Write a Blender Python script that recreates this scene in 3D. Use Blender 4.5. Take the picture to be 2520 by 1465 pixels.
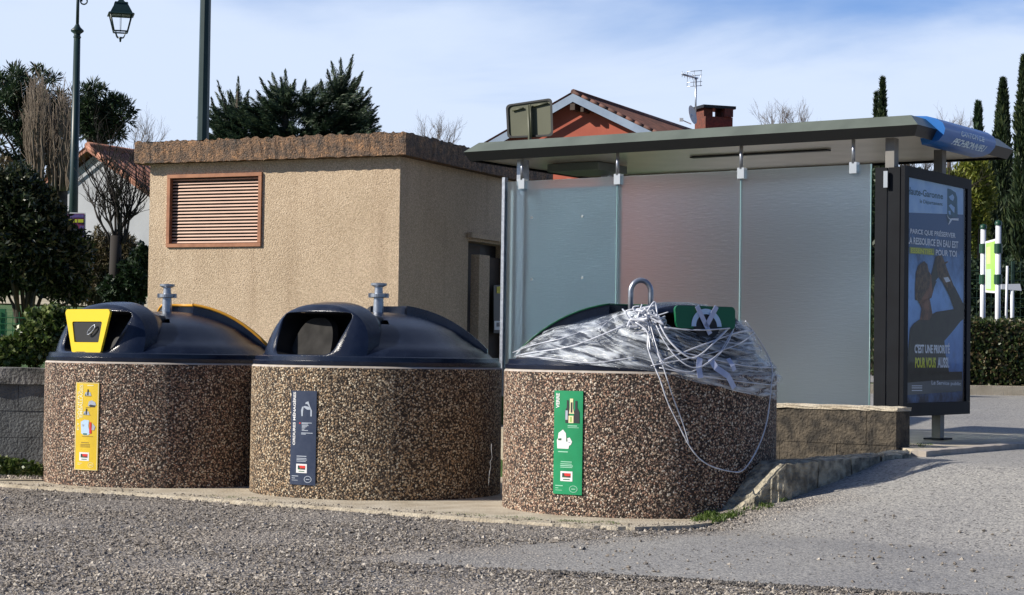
import bpy, math, random
import numpy as np
from mathutils import Vector, Matrix

random.seed(7); rng = np.random.default_rng(7)
for o in list(bpy.data.objects): bpy.data.objects.remove(o)
SC = bpy.context.scene; COL = SC.collection
R = math.radians
# ------------------------------------------------------------------ camera
EYE = Vector((0, 0, 1.05)); FPX = 4700.0; CX, CY = 1259.5, 732.5
cd = bpy.data.cameras.new('camera'); cam = bpy.data.objects.new('camera', cd); COL.objects.link(cam)
cd.sensor_width = 36.0; cd.lens = FPX / 2519 * 36; cd.clip_end = 2000; cd.clip_start = 0.1
CM = Matrix.Rotation(R(90) + math.atan(141 / FPX), 3, 'X') @ Matrix.Rotation(0.0143, 3, 'Z')
cam.matrix_world = Matrix.Translation(EYE) @ CM.to_4x4()
SC.camera = cam
# ------------------------------------------------------------------ light
SUN_EL = R(31); SUN_DIR = Vector((-0.98, -0.20, 0)).normalized() * math.cos(SUN_EL) + Vector((0, 0, math.sin(SUN_EL)))
sd = bpy.data.lights.new('sun', 'SUN'); sun = bpy.data.objects.new('sun', sd); COL.objects.link(sun)
sd.energy = 5.0; sd.angle = R(0.5); sd.color = (1.0, 0.93, 0.82)
sun.rotation_euler = SUN_DIR.to_track_quat('Z', 'Y').to_euler()
sun.location = (-20, 0, 20)
W = bpy.data.worlds.new('World'); SC.world = W; W.use_nodes = True
nt = W.node_tree; nt.nodes.clear()
def nn(t, typ, **kw):
    n = t.nodes.new(typ)
    for k, v in kw.items(): setattr(n, k, v)
    return n
wo = nn(nt, 'ShaderNodeOutputWorld'); bg = nn(nt, 'ShaderNodeBackground'); bg.inputs[1].default_value = 0.06
sky = nn(nt, 'ShaderNodeTexSky', sky_type='NISHITA'); sky.sun_disc = False
sky.sun_elevation = SUN_EL; sky.sun_rotation = math.atan2(SUN_DIR.x, SUN_DIR.y)
sky.air_density = 1.0; sky.dust_density = 0.6; sky.ozone_density = 2.5
tc = nn(nt, 'ShaderNodeTexCoord')
mp = nn(nt, 'ShaderNodeMapping'); mp.inputs['Scale'].default_value = (2.2, 2.2, 9.0); mp.inputs['Rotation'].default_value = (0.06, 0.14, 0)
no = nn(nt, 'ShaderNodeTexNoise'); no.inputs['Scale'].default_value = 1.7; no.inputs['Detail'].default_value = 7; no.inputs['Roughness'].default_value = 0.52; no.inputs['Distortion'].default_value = 0.35
sx = nn(nt, 'ShaderNodeSeparateXYZ')
nt.links.new(tc.outputs['Generated'], mp.inputs[0]); nt.links.new(mp.outputs[0], no.inputs['Vector']); nt.links.new(tc.outputs['Generated'], sx.inputs[0])
# thin cloud sheet: thick low down, breaking up higher
m1 = nn(nt, 'ShaderNodeMath', operation='MULTIPLY_ADD'); m1.inputs[1].default_value = -4.0; m1.inputs[2].default_value = 0.92
nt.links.new(sx.outputs['Z'], m1.inputs[0])
m1b = nn(nt, 'ShaderNodeMath', operation='MAXIMUM'); m1b.inputs[1].default_value = 0.0; nt.links.new(m1.outputs[0], m1b.inputs[0])
m2 = nn(nt, 'ShaderNodeMath', operation='MULTIPLY_ADD'); m2.inputs[1].default_value = 1.7; nt.links.new(no.outputs['Fac'], m2.inputs[0]); nt.links.new(m1b.outputs[0], m2.inputs[2])
rp = nn(nt, 'ShaderNodeMapRange', interpolation_type='SMOOTHSTEP'); rp.inputs['From Min'].default_value = 0.60; rp.inputs['From Max'].default_value = 1.20
rp.inputs['To Min'].default_value = 0.06; rp.inputs['To Max'].default_value = 0.93
nt.links.new(m2.outputs[0], rp.inputs['Value'])
mx = nn(nt, 'ShaderNodeMix', data_type='RGBA'); mx.inputs['B'].default_value = (10.6, 12.2, 15.0, 1)
ahead = nn(nt, 'ShaderNodeMapRange', interpolation_type='SMOOTHSTEP'); ahead.inputs['From Min'].default_value = -0.1; ahead.inputs['From Max'].default_value = 0.75
nt.links.new(sx.outputs['Y'], ahead.inputs['Value'])
cl = nn(nt, 'ShaderNodeMath', operation='MULTIPLY'); nt.links.new(rp.outputs[0], cl.inputs[0]); nt.links.new(ahead.outputs[0], cl.inputs[1])
nt.links.new(cl.outputs[0], mx.inputs['Factor']); tn = nn(nt, 'ShaderNodeMix', data_type='RGBA', blend_type='MULTIPLY'); tn.inputs['Factor'].default_value = 1; tn.inputs['B'].default_value = (0.72, 0.98, 1.5, 1)
tm = nn(nt, 'ShaderNodeMix', data_type='RGBA'); tm.inputs['A'].default_value = (0.62, 0.78, 1.1, 1); tm.inputs['B'].default_value = (1.15, 1.5, 2.2, 1)
ah2 = nn(nt, 'ShaderNodeMapRange', interpolation_type='SMOOTHSTEP'); ah2.inputs['From Min'].default_value = 0.3; ah2.inputs['From Max'].default_value = 0.95; nt.links.new(sx.outputs['Y'], ah2.inputs['Value'])
nt.links.new(ah2.outputs[0], tm.inputs['Factor']); nt.links.new(tm.outputs['Result'], tn.inputs['B']); nt.links.new(sky.outputs[0], tn.inputs['A']); nt.links.new(tn.outputs['Result'], mx.inputs['A'])
nt.links.new(mx.outputs['Result'], bg.inputs[0]); nt.links.new(bg.outputs[0], wo.inputs[0])
vs = SC.view_settings; vs.view_transform = 'Standard'; vs.look = 'None'; vs.exposure = 0.22; vs.gamma = 1
SC.render.engine = 'CYCLES'

# ------------------------------------------------------------------ survey helpers (photo pixel -> point in the place)
def ray(px, py):
    return CM @ Vector(((px - CX) / FPX, -(py - CY) / FPX, -1.0))
def at(px, py, Y):
    d = ray(px, py); return EYE + d * (Y / d.y)
def onz(px, py, z):
    d = ray(px, py); return EYE + d * ((z - EYE.z) / d.z)
def onplane(px, py, p0, n):
    d = ray(px, py); return EYE + d * ((p0 - EYE).dot(n) / d.dot(n))
def oncyl(px, py, c, r):
    d = ray(px, py); ox, oy = -c[0], -c[1]
    a = d.x**2 + d.y**2; b = 2 * (ox * d.x + oy * d.y); cc = ox * ox + oy * oy - r * r
    disc = max(b * b - 4 * a * cc, 0); t = (-b - math.sqrt(disc)) / (2 * a)
    return EYE + d * t

# ------------------------------------------------------------------ mesh helpers
WLOC = {}
class MB:
    def __init__(s): s.v = []; s.f = []; s.m = []; s.sm = []
    def add(s, vs_, fs, m=0, smooth=False):
        b = len(s.v); s.v += [tuple(v) for v in vs_]
        for f in fs: s.f.append(tuple(i + b for i in f)); s.m.append(m); s.sm.append(smooth)
        return s
    def box(s, c, size, rz=0, m=0, ax=None):
        hx, hy, hz = [k / 2 for k in size]; c = Vector(c)
        if ax: X, Y, Z = ax
        else: X, Y, Z = Vector((math.cos(rz), math.sin(rz), 0)), Vector((-math.sin(rz), math.cos(rz), 0)), Vector((0, 0, 1))
        P = [c + X * (hx * i) + Y * (hy * j) + Z * (hz * k) for k in (-1, 1) for j in (-1, 1) for i in (-1, 1)]
        return s.add(P, [(0, 2, 3, 1), (4, 5, 7, 6), (0, 1, 5, 4), (2, 6, 7, 3), (0, 4, 6, 2), (1, 3, 7, 5)], m)
    def prism(s, poly, z0, z1, m=0):
        n = len(poly); z0s = z0 if hasattr(z0, '__len__') else [z0] * n; z1s = z1 if hasattr(z1, '__len__') else [z1] * n
        P = [(p[0], p[1], z) for p, z in zip(poly, z0s)] + [(p[0], p[1], z) for p, z in zip(poly, z1s)]
        F = [tuple(range(n))[::-1], tuple(range(n, 2 * n))] + [(i, (i + 1) % n, n + (i + 1) % n, n + i) for i in range(n)]
        return s.add(P, F, m)
    def slab(s, pts, nrm, th, m=0):   # polygon in 3D extruded by th along nrm (pts = back face)
        pts = [Vector(p) for p in pts]; nrm = Vector(nrm).normalized(); n = len(pts)
        P = pts + [p + nrm * th for p in pts]
        F = [tuple(range(n))[::-1], tuple(range(n, 2 * n))] + [(i, (i + 1) % n, n + (i + 1) % n, n + i) for i in range(n)]
        return s.add(P, F, m)
    def tube(s, path, rad, n=8, m=0, cap=True, smooth=True):
        path = [Vector(p) for p in path]; k = len(path)
        rad = rad if hasattr(rad, '__len__') else [rad] * k
        P = []; ref = None
        for i, p in enumerate(path):
            t = (path[min(i + 1, k - 1)] - path[max(i - 1, 0)])
            t = t.normalized() if t.length > 1e-9 else Vector((0, 0, 1))
            if ref is None: ref = t.orthogonal().normalized()
            a = ref - t * ref.dot(t)
            a = a.normalized() if a.length > 1e-6 else t.orthogonal().normalized()
            ref = a; b = t.cross(a)
            for j in range(n):
                th = 2 * math.pi * j / n; P.append(p + (a * math.cos(th) + b * math.sin(th)) * rad[i])
        F = [(i * n + j, i * n + (j + 1) % n, (i + 1) * n + (j + 1) % n, (i + 1) * n + j) for i in range(k - 1) for j in range(n)]
        s.add(P, F, m, smooth)
        if cap: b0 = len(s.v) - len(P); s.f += [tuple(b0 + j for j in range(n))[::-1], tuple(b0 + (k - 1) * n + j for j in range(n))]; s.m += [m, m]; s.sm += [False, False]
        return s
    def lathe(s, prof, n=48, c=(0, 0, 0), m=0, smooth=True, dup=False):
        # dup: separate rings at every profile vertex (creased)
        segs = [[a, b] for a, b in zip(prof[:-1], prof[1:])] if dup else [prof]
        for pr in segs:
            P = [(c[0] + r * math.sin(2 * math.pi * j / n), c[1] - r * math.cos(2 * math.pi * j / n), c[2] + z) for r, z in pr for j in range(n)]
            F = [(i * n + j, i * n + (j + 1) % n, (i + 1) * n + (j + 1) % n, (i + 1) * n + j) for i in range(len(pr) - 1) for j in range(n)]
            s.add(P, F, m, smooth)
        return s
    def build(s, name, mats, parent=None, local=False):
        me = bpy.data.meshes.new(name)
        off = Vector((0, 0, 0))
        if parent is not None and not local: off = WLOC[parent.name]
        me.from_pydata([(x - off[0], y - off[1], z - off[2]) for x, y, z in s.v], [], s.f)
        mats = mats if isinstance(mats, (list, tuple)) else [mats]
        for q in mats: me.materials.append(q)
        me.polygons.foreach_set('material_index', s.m); me.polygons.foreach_set('use_smooth', s.sm)
        me.update()
        o = bpy.data.objects.new(name, me); COL.objects.link(o)
        if parent is not None: o.parent = parent
        WLOC[o.name] = off
        return o
def npmesh(name, V, F, mats, parent=None, midx=None, smooth=False):
    me = bpy.data.meshes.new(name)
    off = WLOC[parent.name] if parent is not None else Vector((0, 0, 0))
    V = np.asarray(V, dtype=np.float32) - np.array(off, dtype=np.float32)
    k = F.shape[1]; nf = len(F)
    me.vertices.add(len(V)); me.vertices.foreach_set('co', V.ravel())
    me.loops.add(nf * k); me.loops.foreach_set('vertex_index', F.astype(np.int32).ravel())
    me.polygons.add(nf); me.polygons.foreach_set('loop_start', np.arange(0, nf * k, k, dtype=np.int32))
    me.update(calc_edges=True)
    for q in (mats if isinstance(mats, (list, tuple)) else [mats]): me.materials.append(q)
    if midx is not None: me.polygons.foreach_set('material_index', midx.astype(np.int32))
    me.polygons.foreach_set('use_smooth', np.full(nf, smooth))
    me.update()
    o = bpy.data.objects.new(name, me); COL.objects.link(o)
    if parent is not None: o.parent = parent
    WLOC[o.name] = off
    return o
def tag(o, label=None, cat=None, group=None, kind=None):
    if label: o['label'] = label
    if cat: o['category'] = cat
    if group: o['group'] = group
    if kind: o['kind'] = kind
    return o
def thing(name, label, cat, loc, group=None, rz=0):
    o = bpy.data.objects.new(name, None); COL.objects.link(o); o.location = loc; o.rotation_euler.z = rz
    o.empty_display_size = 0.2; WLOC[o.name] = Vector(loc)
    return tag(o, label, cat, group)

# ------------------------------------------------------------------ materials
def M(name, c1, c2=None, scale=6, rough=0.6, metal=0.0, bump=0.0, bscale=None, det=4, spec=0.5, lo=0.35, hi=0.65, coat=0):
    m = bpy.data.materials.new(name); m.use_nodes = True; t = m.node_tree; b = t.nodes['Principled BSDF']
    b.inputs['Roughness'].default_value = rough; b.inputs['Metallic'].default_value = metal
    b.inputs['Base Color'].default_value = (*c1, 1); b.inputs['Specular IOR Level'].default_value = spec
    if coat: b.inputs['Coat Weight'].default_value = coat
    tcn = nn(t, 'ShaderNodeTexCoord')
    if c2:
        n = nn(t, 'ShaderNodeTexNoise'); n.inputs['Scale'].default_value = scale; n.inputs['Detail'].default_value = det
        t.links.new(tcn.outputs['Object'], n.inputs['Vector'])
        r = nn(t, 'ShaderNodeMapRange'); r.inputs['From Min'].default_value = lo; r.inputs['From Max'].default_value = hi
        x = nn(t, 'ShaderNodeMix', data_type='RGBA'); x.inputs['A'].default_value = (*c1, 1); x.inputs['B'].default_value = (*c2, 1)
        t.links.new(n.outputs['Fac'], r.inputs['Value']); t.links.new(r.outputs[0], x.inputs['Factor']); t.links.new(x.outputs['Result'], b.inputs['Base Color'])
    if bump:
        n2 = nn(t, 'ShaderNodeTexNoise'); n2.inputs['Scale'].default_value = bscale or scale * 4; n2.inputs['Detail'].default_value = 3
        t.links.new(tcn.outputs['Object'], n2.inputs['Vector'])
        bp = nn(t, 'ShaderNodeBump'); bp.inputs['Strength'].default_value = 1.0; bp.inputs['Distance'].default_value = bump
        t.links.new(n2.outputs['Fac'], bp.inputs['Height']); t.links.new(bp.outputs[0], b.inputs['Normal'])
    return m
def ramp(t, stops, interp='LINEAR'):
    r = nn(t, 'ShaderNodeValToRGB'); cr = r.color_ramp; cr.interpolation = interp
    while len(cr.elements) < len(stops): cr.elements.new(0.5)
    for e, (p, c) in zip(cr.elements, stops): e.position = p; e.color = (*c, 1)
    return r
def aggregate(name, scale, stops, gap=(0.03, 0.025, 0.022), bump=0.006, rough=0.75, glo=0.0, ghi=0.5, big=None):
    m = bpy.data.materials.new(name); m.use_nodes = True; t = m.node_tree; b = t.nodes['Principled BSDF']; b.inputs['Roughness'].default_value = rough
    tcn = nn(t, 'ShaderNodeTexCoord'); v = nn(t, 'ShaderNodeTexVoronoi'); v.inputs['Scale'].default_value = scale
    n = nn(t, 'ShaderNodeTexNoise'); n.inputs['Scale'].default_value = scale * 0.8; n.inputs['Detail'].default_value = 1
    add = nn(t, 'ShaderNodeMix', data_type='VECTOR'); add.inputs['Factor'].default_value = 0.015
    t.links.new(tcn.outputs['Object'], n.inputs['Vector']); t.links.new(tcn.outputs['Object'], add.inputs['A']); t.links.new(n.outputs['Color'], add.inputs['B'])
    t.links.new(add.outputs['Result'], v.inputs['Vector'])
    s = nn(t, 'ShaderNodeSeparateColor'); t.links.new(v.outputs['Color'], s.inputs[0])
    r = ramp(t, stops, 'CONSTANT'); t.links.new(s.outputs[0], r.inputs[0])
    g = nn(t, 'ShaderNodeMapRange', interpolation_type='SMOOTHSTEP'); g.inputs['From Min'].default_value = ghi * 0.75; g.inputs['From Max'].default_value = ghi * 1.25
    t.links.new(v.outputs['Distance'], g.inputs['Value'])
    x = nn(t, 'ShaderNodeMix', data_type='RGBA'); t.links.new(g.outputs[0], x.inputs['Factor']); t.links.new(r.outputs[0], x.inputs['A']); x.inputs['B'].default_value = (*gap, 1)
    out = x.outputs['Result']
    if big:
        n3 = nn(t, 'ShaderNodeTexNoise'); n3.inputs['Scale'].default_value = big[0]; n3.inputs['Detail'].default_value = 5
        t.links.new(tcn.outputs['Object'], n3.inputs['Vector'])
        r3 = ramp(t, [(0.3, big[1]), (0.7, big[2])]); t.links.new(n3.outputs['Fac'], r3.inputs[0])
        y = nn(t, 'ShaderNodeMix', data_type='RGBA', blend_type='MULTIPLY'); y.inputs['Factor'].default_value = 1.0
        t.links.new(out, y.inputs['A']); t.links.new(r3.outputs[0], y.inputs['B']); out = y.outputs['Result']
    t.links.new(out, b.inputs['Base Color'])
    bp = nn(t, 'ShaderNodeBump'); bp.invert = True; bp.inputs['Distance'].default_value = bump
    t.links.new(v.outputs['Distance'], bp.inputs['Height']); t.links.new(bp.outputs[0], b.inputs['Normal'])
    return m
def leafmat(name, c1, c2, c3=None, trans=0.25, rough=0.55):
    m = bpy.data.materials.new(name); m.use_nodes = True; t = m.node_tree; b = t.nodes['Principled BSDF']; b.inputs['Roughness'].default_value = rough
    g = nn(t, 'ShaderNodeNewGeometry'); r = ramp(t, [(0.0, c1), (0.6, c2), (1.0, c3 or c2)])
    t.links.new(g.outputs['Random Per Island'], r.inputs[0]); t.links.new(r.outputs[0], b.inputs['Base Color'])
    tr = nn(t, 'ShaderNodeBsdfTranslucent'); t.links.new(r.outputs[0], tr.inputs[0])
    mxs = nn(t, 'ShaderNodeMixShader'); mxs.inputs[0].default_value = trans
    o = [q for q in t.nodes if q.type == 'OUTPUT_MATERIAL'][0]
    t.links.new(b.outputs[0], mxs.inputs[1]); t.links.new(tr.outputs[0], mxs.inputs[2]); t.links.new(mxs.outputs[0], o.inputs[0])
    return m

MAT = {}
MAT['agg'] = aggregate('exposed_pebble_concrete', 80, [(0, (.10, .055, .04)), (.12, (.50, .36, .25)), (.28, (.33, .21, .15)), (.42, (.66, .54, .40)), (.55, (.22, .14, .10)), (.66, (.48, .29, .20)), (.78, (.78, .70, .58)), (.88, (.16, .12, .10))], ghi=0.52, bump=0.010, gap=(.03, .02, .015), big=(3, (.82, .80, .80), (1.15, 1.12, 1.10)))
MAT['agg2'] = aggregate('exposed_pebble_concrete_golden', 76, [(0, (.10, .065, .04)), (.12, (.52, .39, .25)), (.28, (.35, .25, .16)), (.42, (.67, .56, .41)), (.55, (.22, .15, .09)), (.66, (.46, .31, .18)), (.78, (.78, .70, .54)), (.88, (.16, .12, .09))], ghi=0.52, bump=0.010, gap=(.03, .021, .014), big=(3, (.84, .82, .80), (1.15, 1.13, 1.08)))
MAT['conc'] = M('concrete', (.60, .54, .43), (.40, .34, .25), 5, .9, bump=.01, bscale=60, lo=.3, hi=.7, det=8)
MAT['conc_ring'] = M('smooth_concrete_ring', (.5, .45, .4), (.4, .35, .3), 10, .85)
MAT['kerb'] = M('old_kerb_stone', (.55, .50, .40), (.20, .185, .155), 14, .95, bump=.03, bscale=35, lo=.38, hi=.62, det=10)
MAT['block'] = M('old_blockwork', (.115, .095, .07), (.035, .031, .026), 13, .95, bump=.02, bscale=50, lo=.35, hi=.65, det=9)
MAT['block_grey'] = M('grey_blockwork', (.17, .18, .18), (.10, .105, .105), 5, .95, bump=.015, bscale=50, det=9)
MAT['cap_grey'] = M('weathered_wall_coping', (.27, .26, .24), (.07, .07, .065), 6, .95, bump=.02, bscale=40, det=10, lo=.4, hi=.6)
MAT['plastic'] = M('dark_blue_black_plastic', (.005, .009, .024), (.010, .015, .032), 9, .21, spec=.5, bump=.0008, bscale=300, det=9)
MAT['plastic_in'] = M('grey_drum_metal', (.05, .048, .046), (.03, .029, .028), 9, .9, spec=.08)
MAT['black'] = M('black_rubber', (.012, .012, .014), None, rough=.5)
MAT['yellow'] = M('yellow_plastic', (.85, .62, .02), None, rough=.4)
MAT['orange'] = M('amber_plastic', (.75, .36, .03), None, rough=.4)
MAT['green_pl'] = M('green_plastic', (.005, .12, .045), None, rough=.35)
MAT['galv'] = M('galvanised_steel', (.50, .53, .58), (.34, .37, .42), 30, .36, metal=.75)
MAT['steel'] = M('stainless_steel', (.66, .66, .64), None, rough=.28, metal=.9)
MAT['white'] = M('white_print', (.8, .8, .8), None, rough=.5)
MAT['lb'] = M('pale_blue_print', (.5, .68, .9), None, rough=.5)
MAT['red'] = M('red_print', (.7, .03, .02), None, rough=.5)
MAT['dgreen'] = M('dark_green_print', (.01, .12, .04), None, rough=.5)
MAT['st_yellow'] = M('yellow_sticker', (.80, .56, .03), (.72, .50, .03), 12, .4)
MAT['st_pale'] = M('pale_yellow_print', (.85, .77, .45), None, rough=.5)
MAT['st_dark'] = M('dark_print', (.03, .03, .035), None, rough=.5)
MAT['st_brown'] = M('brown_print', (.30, .20, .03), None, rough=.5)
MAT['st_blue'] = M('navy_sticker', (.028, .042, .085), (.04, .055, .1), 20, .35)
MAT['st_green'] = M('green_sticker', (.012, .30, .12), (.01, .26, .10), 12, .4)
MAT['st_gw'] = M('pale_green_print', (.35, .68, .50), None, rough=.5)
MAT['st_lime'] = M('lime_print', (.35, .55, .12), None, rough=.5)
MAT['st_bg'] = M('blue_grey_print', (.42, .47, .55), None, rough=.5)

def text_geo(txt, size=1.0, bold=0.0, shear=0.0, space=1.0):
    cu = bpy.data.curves.new('txt', 'FONT'); cu.body = txt; cu.size = size; cu.align_x = 'LEFT'; cu.offset = bold; cu.shear = shear; cu.space_character = space; cu.resolution_u = 3
    ob = bpy.data.objects.new('txt', cu); COL.objects.link(ob)
    bpy.context.view_layer.update()
    me = bpy.data.meshes.new_from_object(ob.evaluated_get(bpy.context.evaluated_depsgraph_get()))
    V = [(v.co.x, v.co.y) for v in me.vertices]; F = [tuple(p.vertices) for p in me.polygons]
    bpy.data.objects.remove(ob); bpy.data.curves.remove(cu); bpy.data.meshes.remove(me)
    xs = [v[0] for v in V]; ys = [v[1] for v in V]
    return [((x - min(xs)) / (max(xs) - min(xs)), (y - min(ys)) / (max(ys) - min(ys))) for x, y in V], F
def put_text(mb, txt, fn, m=0, bold=0.01, **k):
    """fn maps unit-square text coordinates to 3D"""
    V, F = text_geo(txt, 1.0, bold, **k)
    mb.add([fn(u, v) for u, v in V], F, m)


# ================================================================== GROUND
def sst(x, a, b):
    t = np.clip((x - a) / (b - a), 0, 1); return t * t * (3 - 2 * t)
def H(x, y):
    x = np.asarray(x, float); y = np.asarray(y, float)
    s = (x + y) / math.sqrt(2)
    ramp_ = np.clip((s - 9.5) / 2.15, 0, 0.83) * 0.46 * sst(x, 0.9, 1.35)
    back = 0.34 * sst(y, 16.5, 17.4)
    h = -0.022 + np.maximum(ramp_, back)
    h = h + 0.26 * sst(y, 18, 27) * sst(x, 2, 4)
    hill = np.interp(y, [15.5, 16, 20, 25, 30, 45, 90], [0.84, 0.86, 1.05, 1.5, 1.85, 2.4, 2.8])
    kd_ = y - (13.05 + (x - 1.7) * 1.05)
    h = h - 0.13 * sst(kd_, 0.0, 0.2) * (1 - sst(y, 15.2, 16)) * sst(x, 1.3, 1.6) * (1 - sst(x, 2.72, 2.86))
    w = np.where(y < 18, 1 - sst(x, -3.9, -3.5), 1 - sst(x, -3.0, 3.0 + 0 * y)) * sst(y, 15.42, 15.6)
    return h * (1 - w) + hill * w
def hz(x, y): return float(H(x, y))
xs = np.unique(np.round(np.concatenate([np.linspace(-400, -30, 12), np.linspace(-30, -6, 30), np.arange(-6, 6, 0.1), np.linspace(6, 30, 30), np.linspace(30, 400, 12)]), 3))
ys = np.unique(np.round(np.concatenate([np.linspace(-20, 7, 12), np.arange(7, 19, 0.1), np.linspace(19, 60, 50), np.linspace(60, 600, 14)]), 3))
GX, GY = np.meshgrid(xs, ys); GZ = H(GX, GY)
fine = (np.abs(GX) < 6.2) & (GY < 19)
GZ = GZ + np.where(fine & (GY < 13.9), 0.006 * np.sin(GX * 3.1 + GY * 1.7) * np.sin(GY * 2.3 - GX), 0)
V = np.stack([GX.ravel(), GY.ravel(), GZ.ravel()], 1); nx = len(xs); ny = len(ys)
ii, jj = np.meshgrid(np.arange(nx - 1), np.arange(ny - 1)); a = (jj * nx + ii).ravel()
F = np.stack([a, a + 1, a + nx + 1, a + nx], 1)

def ground_mat():
    m = bpy.data.materials.new('gravel_and_asphalt'); m.use_nodes = True; t = m.node_tree; b = t.nodes['Principled BSDF']; b.inputs['Roughness'].default_value = .92
    L = t.links.new
    tcn = nn(t, 'ShaderNodeTexCoord'); sp = nn(t, 'ShaderNodeSeparateXYZ'); L(tcn.outputs['Object'], sp.inputs[0])
    def mth(op, a_, b_=None, c_=None):
        n = nn(t, 'ShaderNodeMath', operation=op)
        for i, q in enumerate((a_, b_, c_)):
            if q is None: continue
            if isinstance(q, (int, float)): n.inputs[i].default_value = q
            else: L(q, n.inputs[i])
        return n.outputs[0]
    def noise(sc, det=4, ro=.5):
        n = nn(t, 'ShaderNodeTexNoise'); n.inputs['Scale'].default_value = sc; n.inputs['Detail'].default_value = det; n.inputs['Roughness'].default_value = ro
        L(tcn.outputs['Object'], n.inputs['Vector']); return n.outputs['Fac']
    def smr(v, a0, a1):
        n = nn(t, 'ShaderNodeMapRange', interpolation_type='SMOOTHSTEP'); n.inputs['From Min'].default_value = a0; n.inputs['From Max'].default_value = a1; L(v, n.inputs['Value']); return n.outputs[0]
    X, Y = sp.outputs['X'], sp.outputs['Y']
    wob = mth('MULTIPLY_ADD', noise(1.6, 6, .6), 1.0, -0.5)
    up = mth('SUBTRACT', mth('MULTIPLY_ADD', X, 0.85, 10.75), Y)            # asphalt below this line
    up = mth('MAXIMUM', up, mth('SUBTRACT', X, 1.9))
    up = smr(mth('ADD', up, wob), -0.35, 0.45)
    lo = mth('MULTIPLY_ADD', X, 0.42, -9.62); lo = mth('ADD', lo, Y)
    lo = smr(mth('MULTIPLY_ADD', wob, 0.12, lo), -0.03, 0.03)
    lf = smr(mth('MULTIPLY_ADD', wob, 0.8, X), -1.2, 0.8)
    far = smr(Y, 16, 17)
    asp = mth('MAXIMUM', mth('MULTIPLY', mth('MULTIPLY', up, lo), lf), far)
    # gravel
    v = nn(t, 'ShaderNodeTexVoronoi'); v.inputs['Scale'].default_value = 72; L(tcn.outputs['Object'], v.inputs['Vector'])
    sc_ = nn(t, 'ShaderNodeSeparateColor'); L(v.outputs['Color'], sc_.inputs[0])
    gr = ramp(t, [(0, (.10, .092, .088)), (.2, (.31, .285, .26)), (.45, (.19, .175, .165)), (.65, (.42, .39, .345)), (.8, (.13, .12, .115)), (.93, (.58, .54, .48))], 'CONSTANT'); L(sc_.outputs[0], gr.inputs[0])
    big = ramp(t, [(.3, (.82, .81, .82)), (.55, (1.06, 1.02, .97)), (.75, (1.25, 1.15, 1.02))]); L(noise(.9, 5), big.inputs[0])
    gm = nn(t, 'ShaderNodeMix', data_type='RGBA', blend_type='MULTIPLY'); gm.inputs['Factor'].default_value = 1; L(gr.outputs[0], gm.inputs['A']); L(big.outputs[0], gm.inputs['B'])
    # asphalt
    v2 = nn(t, 'ShaderNodeTexVoronoi'); v2.inputs['Scale'].default_value = 75; L(tcn.outputs['Object'], v2.inputs['Vector'])
    s2 = nn(t, 'ShaderNodeSeparateColor'); L(v2.outputs['Color'], s2.inputs[0])
    ar = ramp(t, [(0, (.25, .245, .24)), (.35, (.31, .305, .295)), (.7, (.38, .37, .35)), (.94, (.12, .118, .115))], 'CONSTANT'); L(s2.outputs[0], ar.inputs[0])
    big2 = ramp(t, [(.3, (.82, .82, .84)), (.7, (1.12, 1.1, 1.05))]); L(noise(.7, 6), big2.inputs[0])
    am = nn(t, 'ShaderNodeMix', data_type='RGBA', blend_type='MULTIPLY'); am.inputs['Factor'].default_value = 1; L(ar.outputs[0], am.inputs['A']); L(big2.outputs[0], am.inputs['B'])
    mixn = nn(t, 'ShaderNodeMix', data_type='RGBA'); L(asp, mixn.inputs['Factor']); L(gm.outputs['Result'], mixn.inputs['A']); L(am.outputs['Result'], mixn.inputs['B'])
    # grass behind on the left bank
    gs = ramp(t, [(.3, (.03, .07, .015)), (.55, (.06, .13, .03)), (.8, (.20, .19, .09))]); L(noise(3.5, 8, .65), gs.inputs[0])
    gfac = mth('MULTIPLY', smr(Y, 15.5, 15.8), smr(mth('MULTIPLY', X, -1), -3.5, -2.5))
    m3 = nn(t, 'ShaderNodeMix', data_type='RGBA'); L(gfac, m3.inputs['Factor']); L(mixn.outputs['Result'], m3.inputs['A']); L(gs.outputs[0], m3.inputs['B'])
    L(m3.outputs['Result'], b.inputs['Base Color'])
    hgt = mth('ADD', mth('MULTIPLY', mth('SUBTRACT', 1, v.outputs['Distance']), mth('MULTIPLY_ADD', asp, -.75, 1)), mth('MULTIPLY', noise(25, 3), .6))
    hgt = mth('ADD', hgt, mth('MULTIPLY', asp, 1.2))
    bp = nn(t, 'ShaderNodeBump'); bp.inputs['Distance'].default_value = .012; L(hgt, bp.inputs['Height']); L(bp.outputs[0], b.inputs['Normal'])
    return m
MAT['ground'] = ground_mat()
g = npmesh('ground', V, F, MAT['ground'], smooth=True); tag(g, 'gravel and worn grey asphalt ground', None, kind='structure')

# concrete pad the bins stand on
padpx = [(-160, 1176), (0, 1191), (150, 1202), (300, 1211), (450, 1222), (600, 1233), (800, 1247), (1000, 1262), (1240, 1280), (1400, 1291), (1560, 1297), (1690, 1293), (1755, 1285), (1812, 1270)]
pad = [onz(x, y, 0.0) for x, y in padpx]
pad2 = []
for a_, b_ in zip(pad[:-1], pad[1:]):
    for k in range(8):
        p = a_.lerp(b_, k / 8); pad2.append((p.x + random.uniform(-.006, .006), p.y + random.uniform(-.012, .012)))
poly = pad2 + [(1.5, 12.6), (1.9, 13.2), (1.2, 16.45), (-3.2, 16.45), (-3.7, 15.36), (-6.5, 15.36)]
b = MB(); b.prism(poly, -0.3, 0.0)
tag(b.build('pavement', MAT['conc']), 'pale concrete pad under the three containers', kind='structure')

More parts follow.
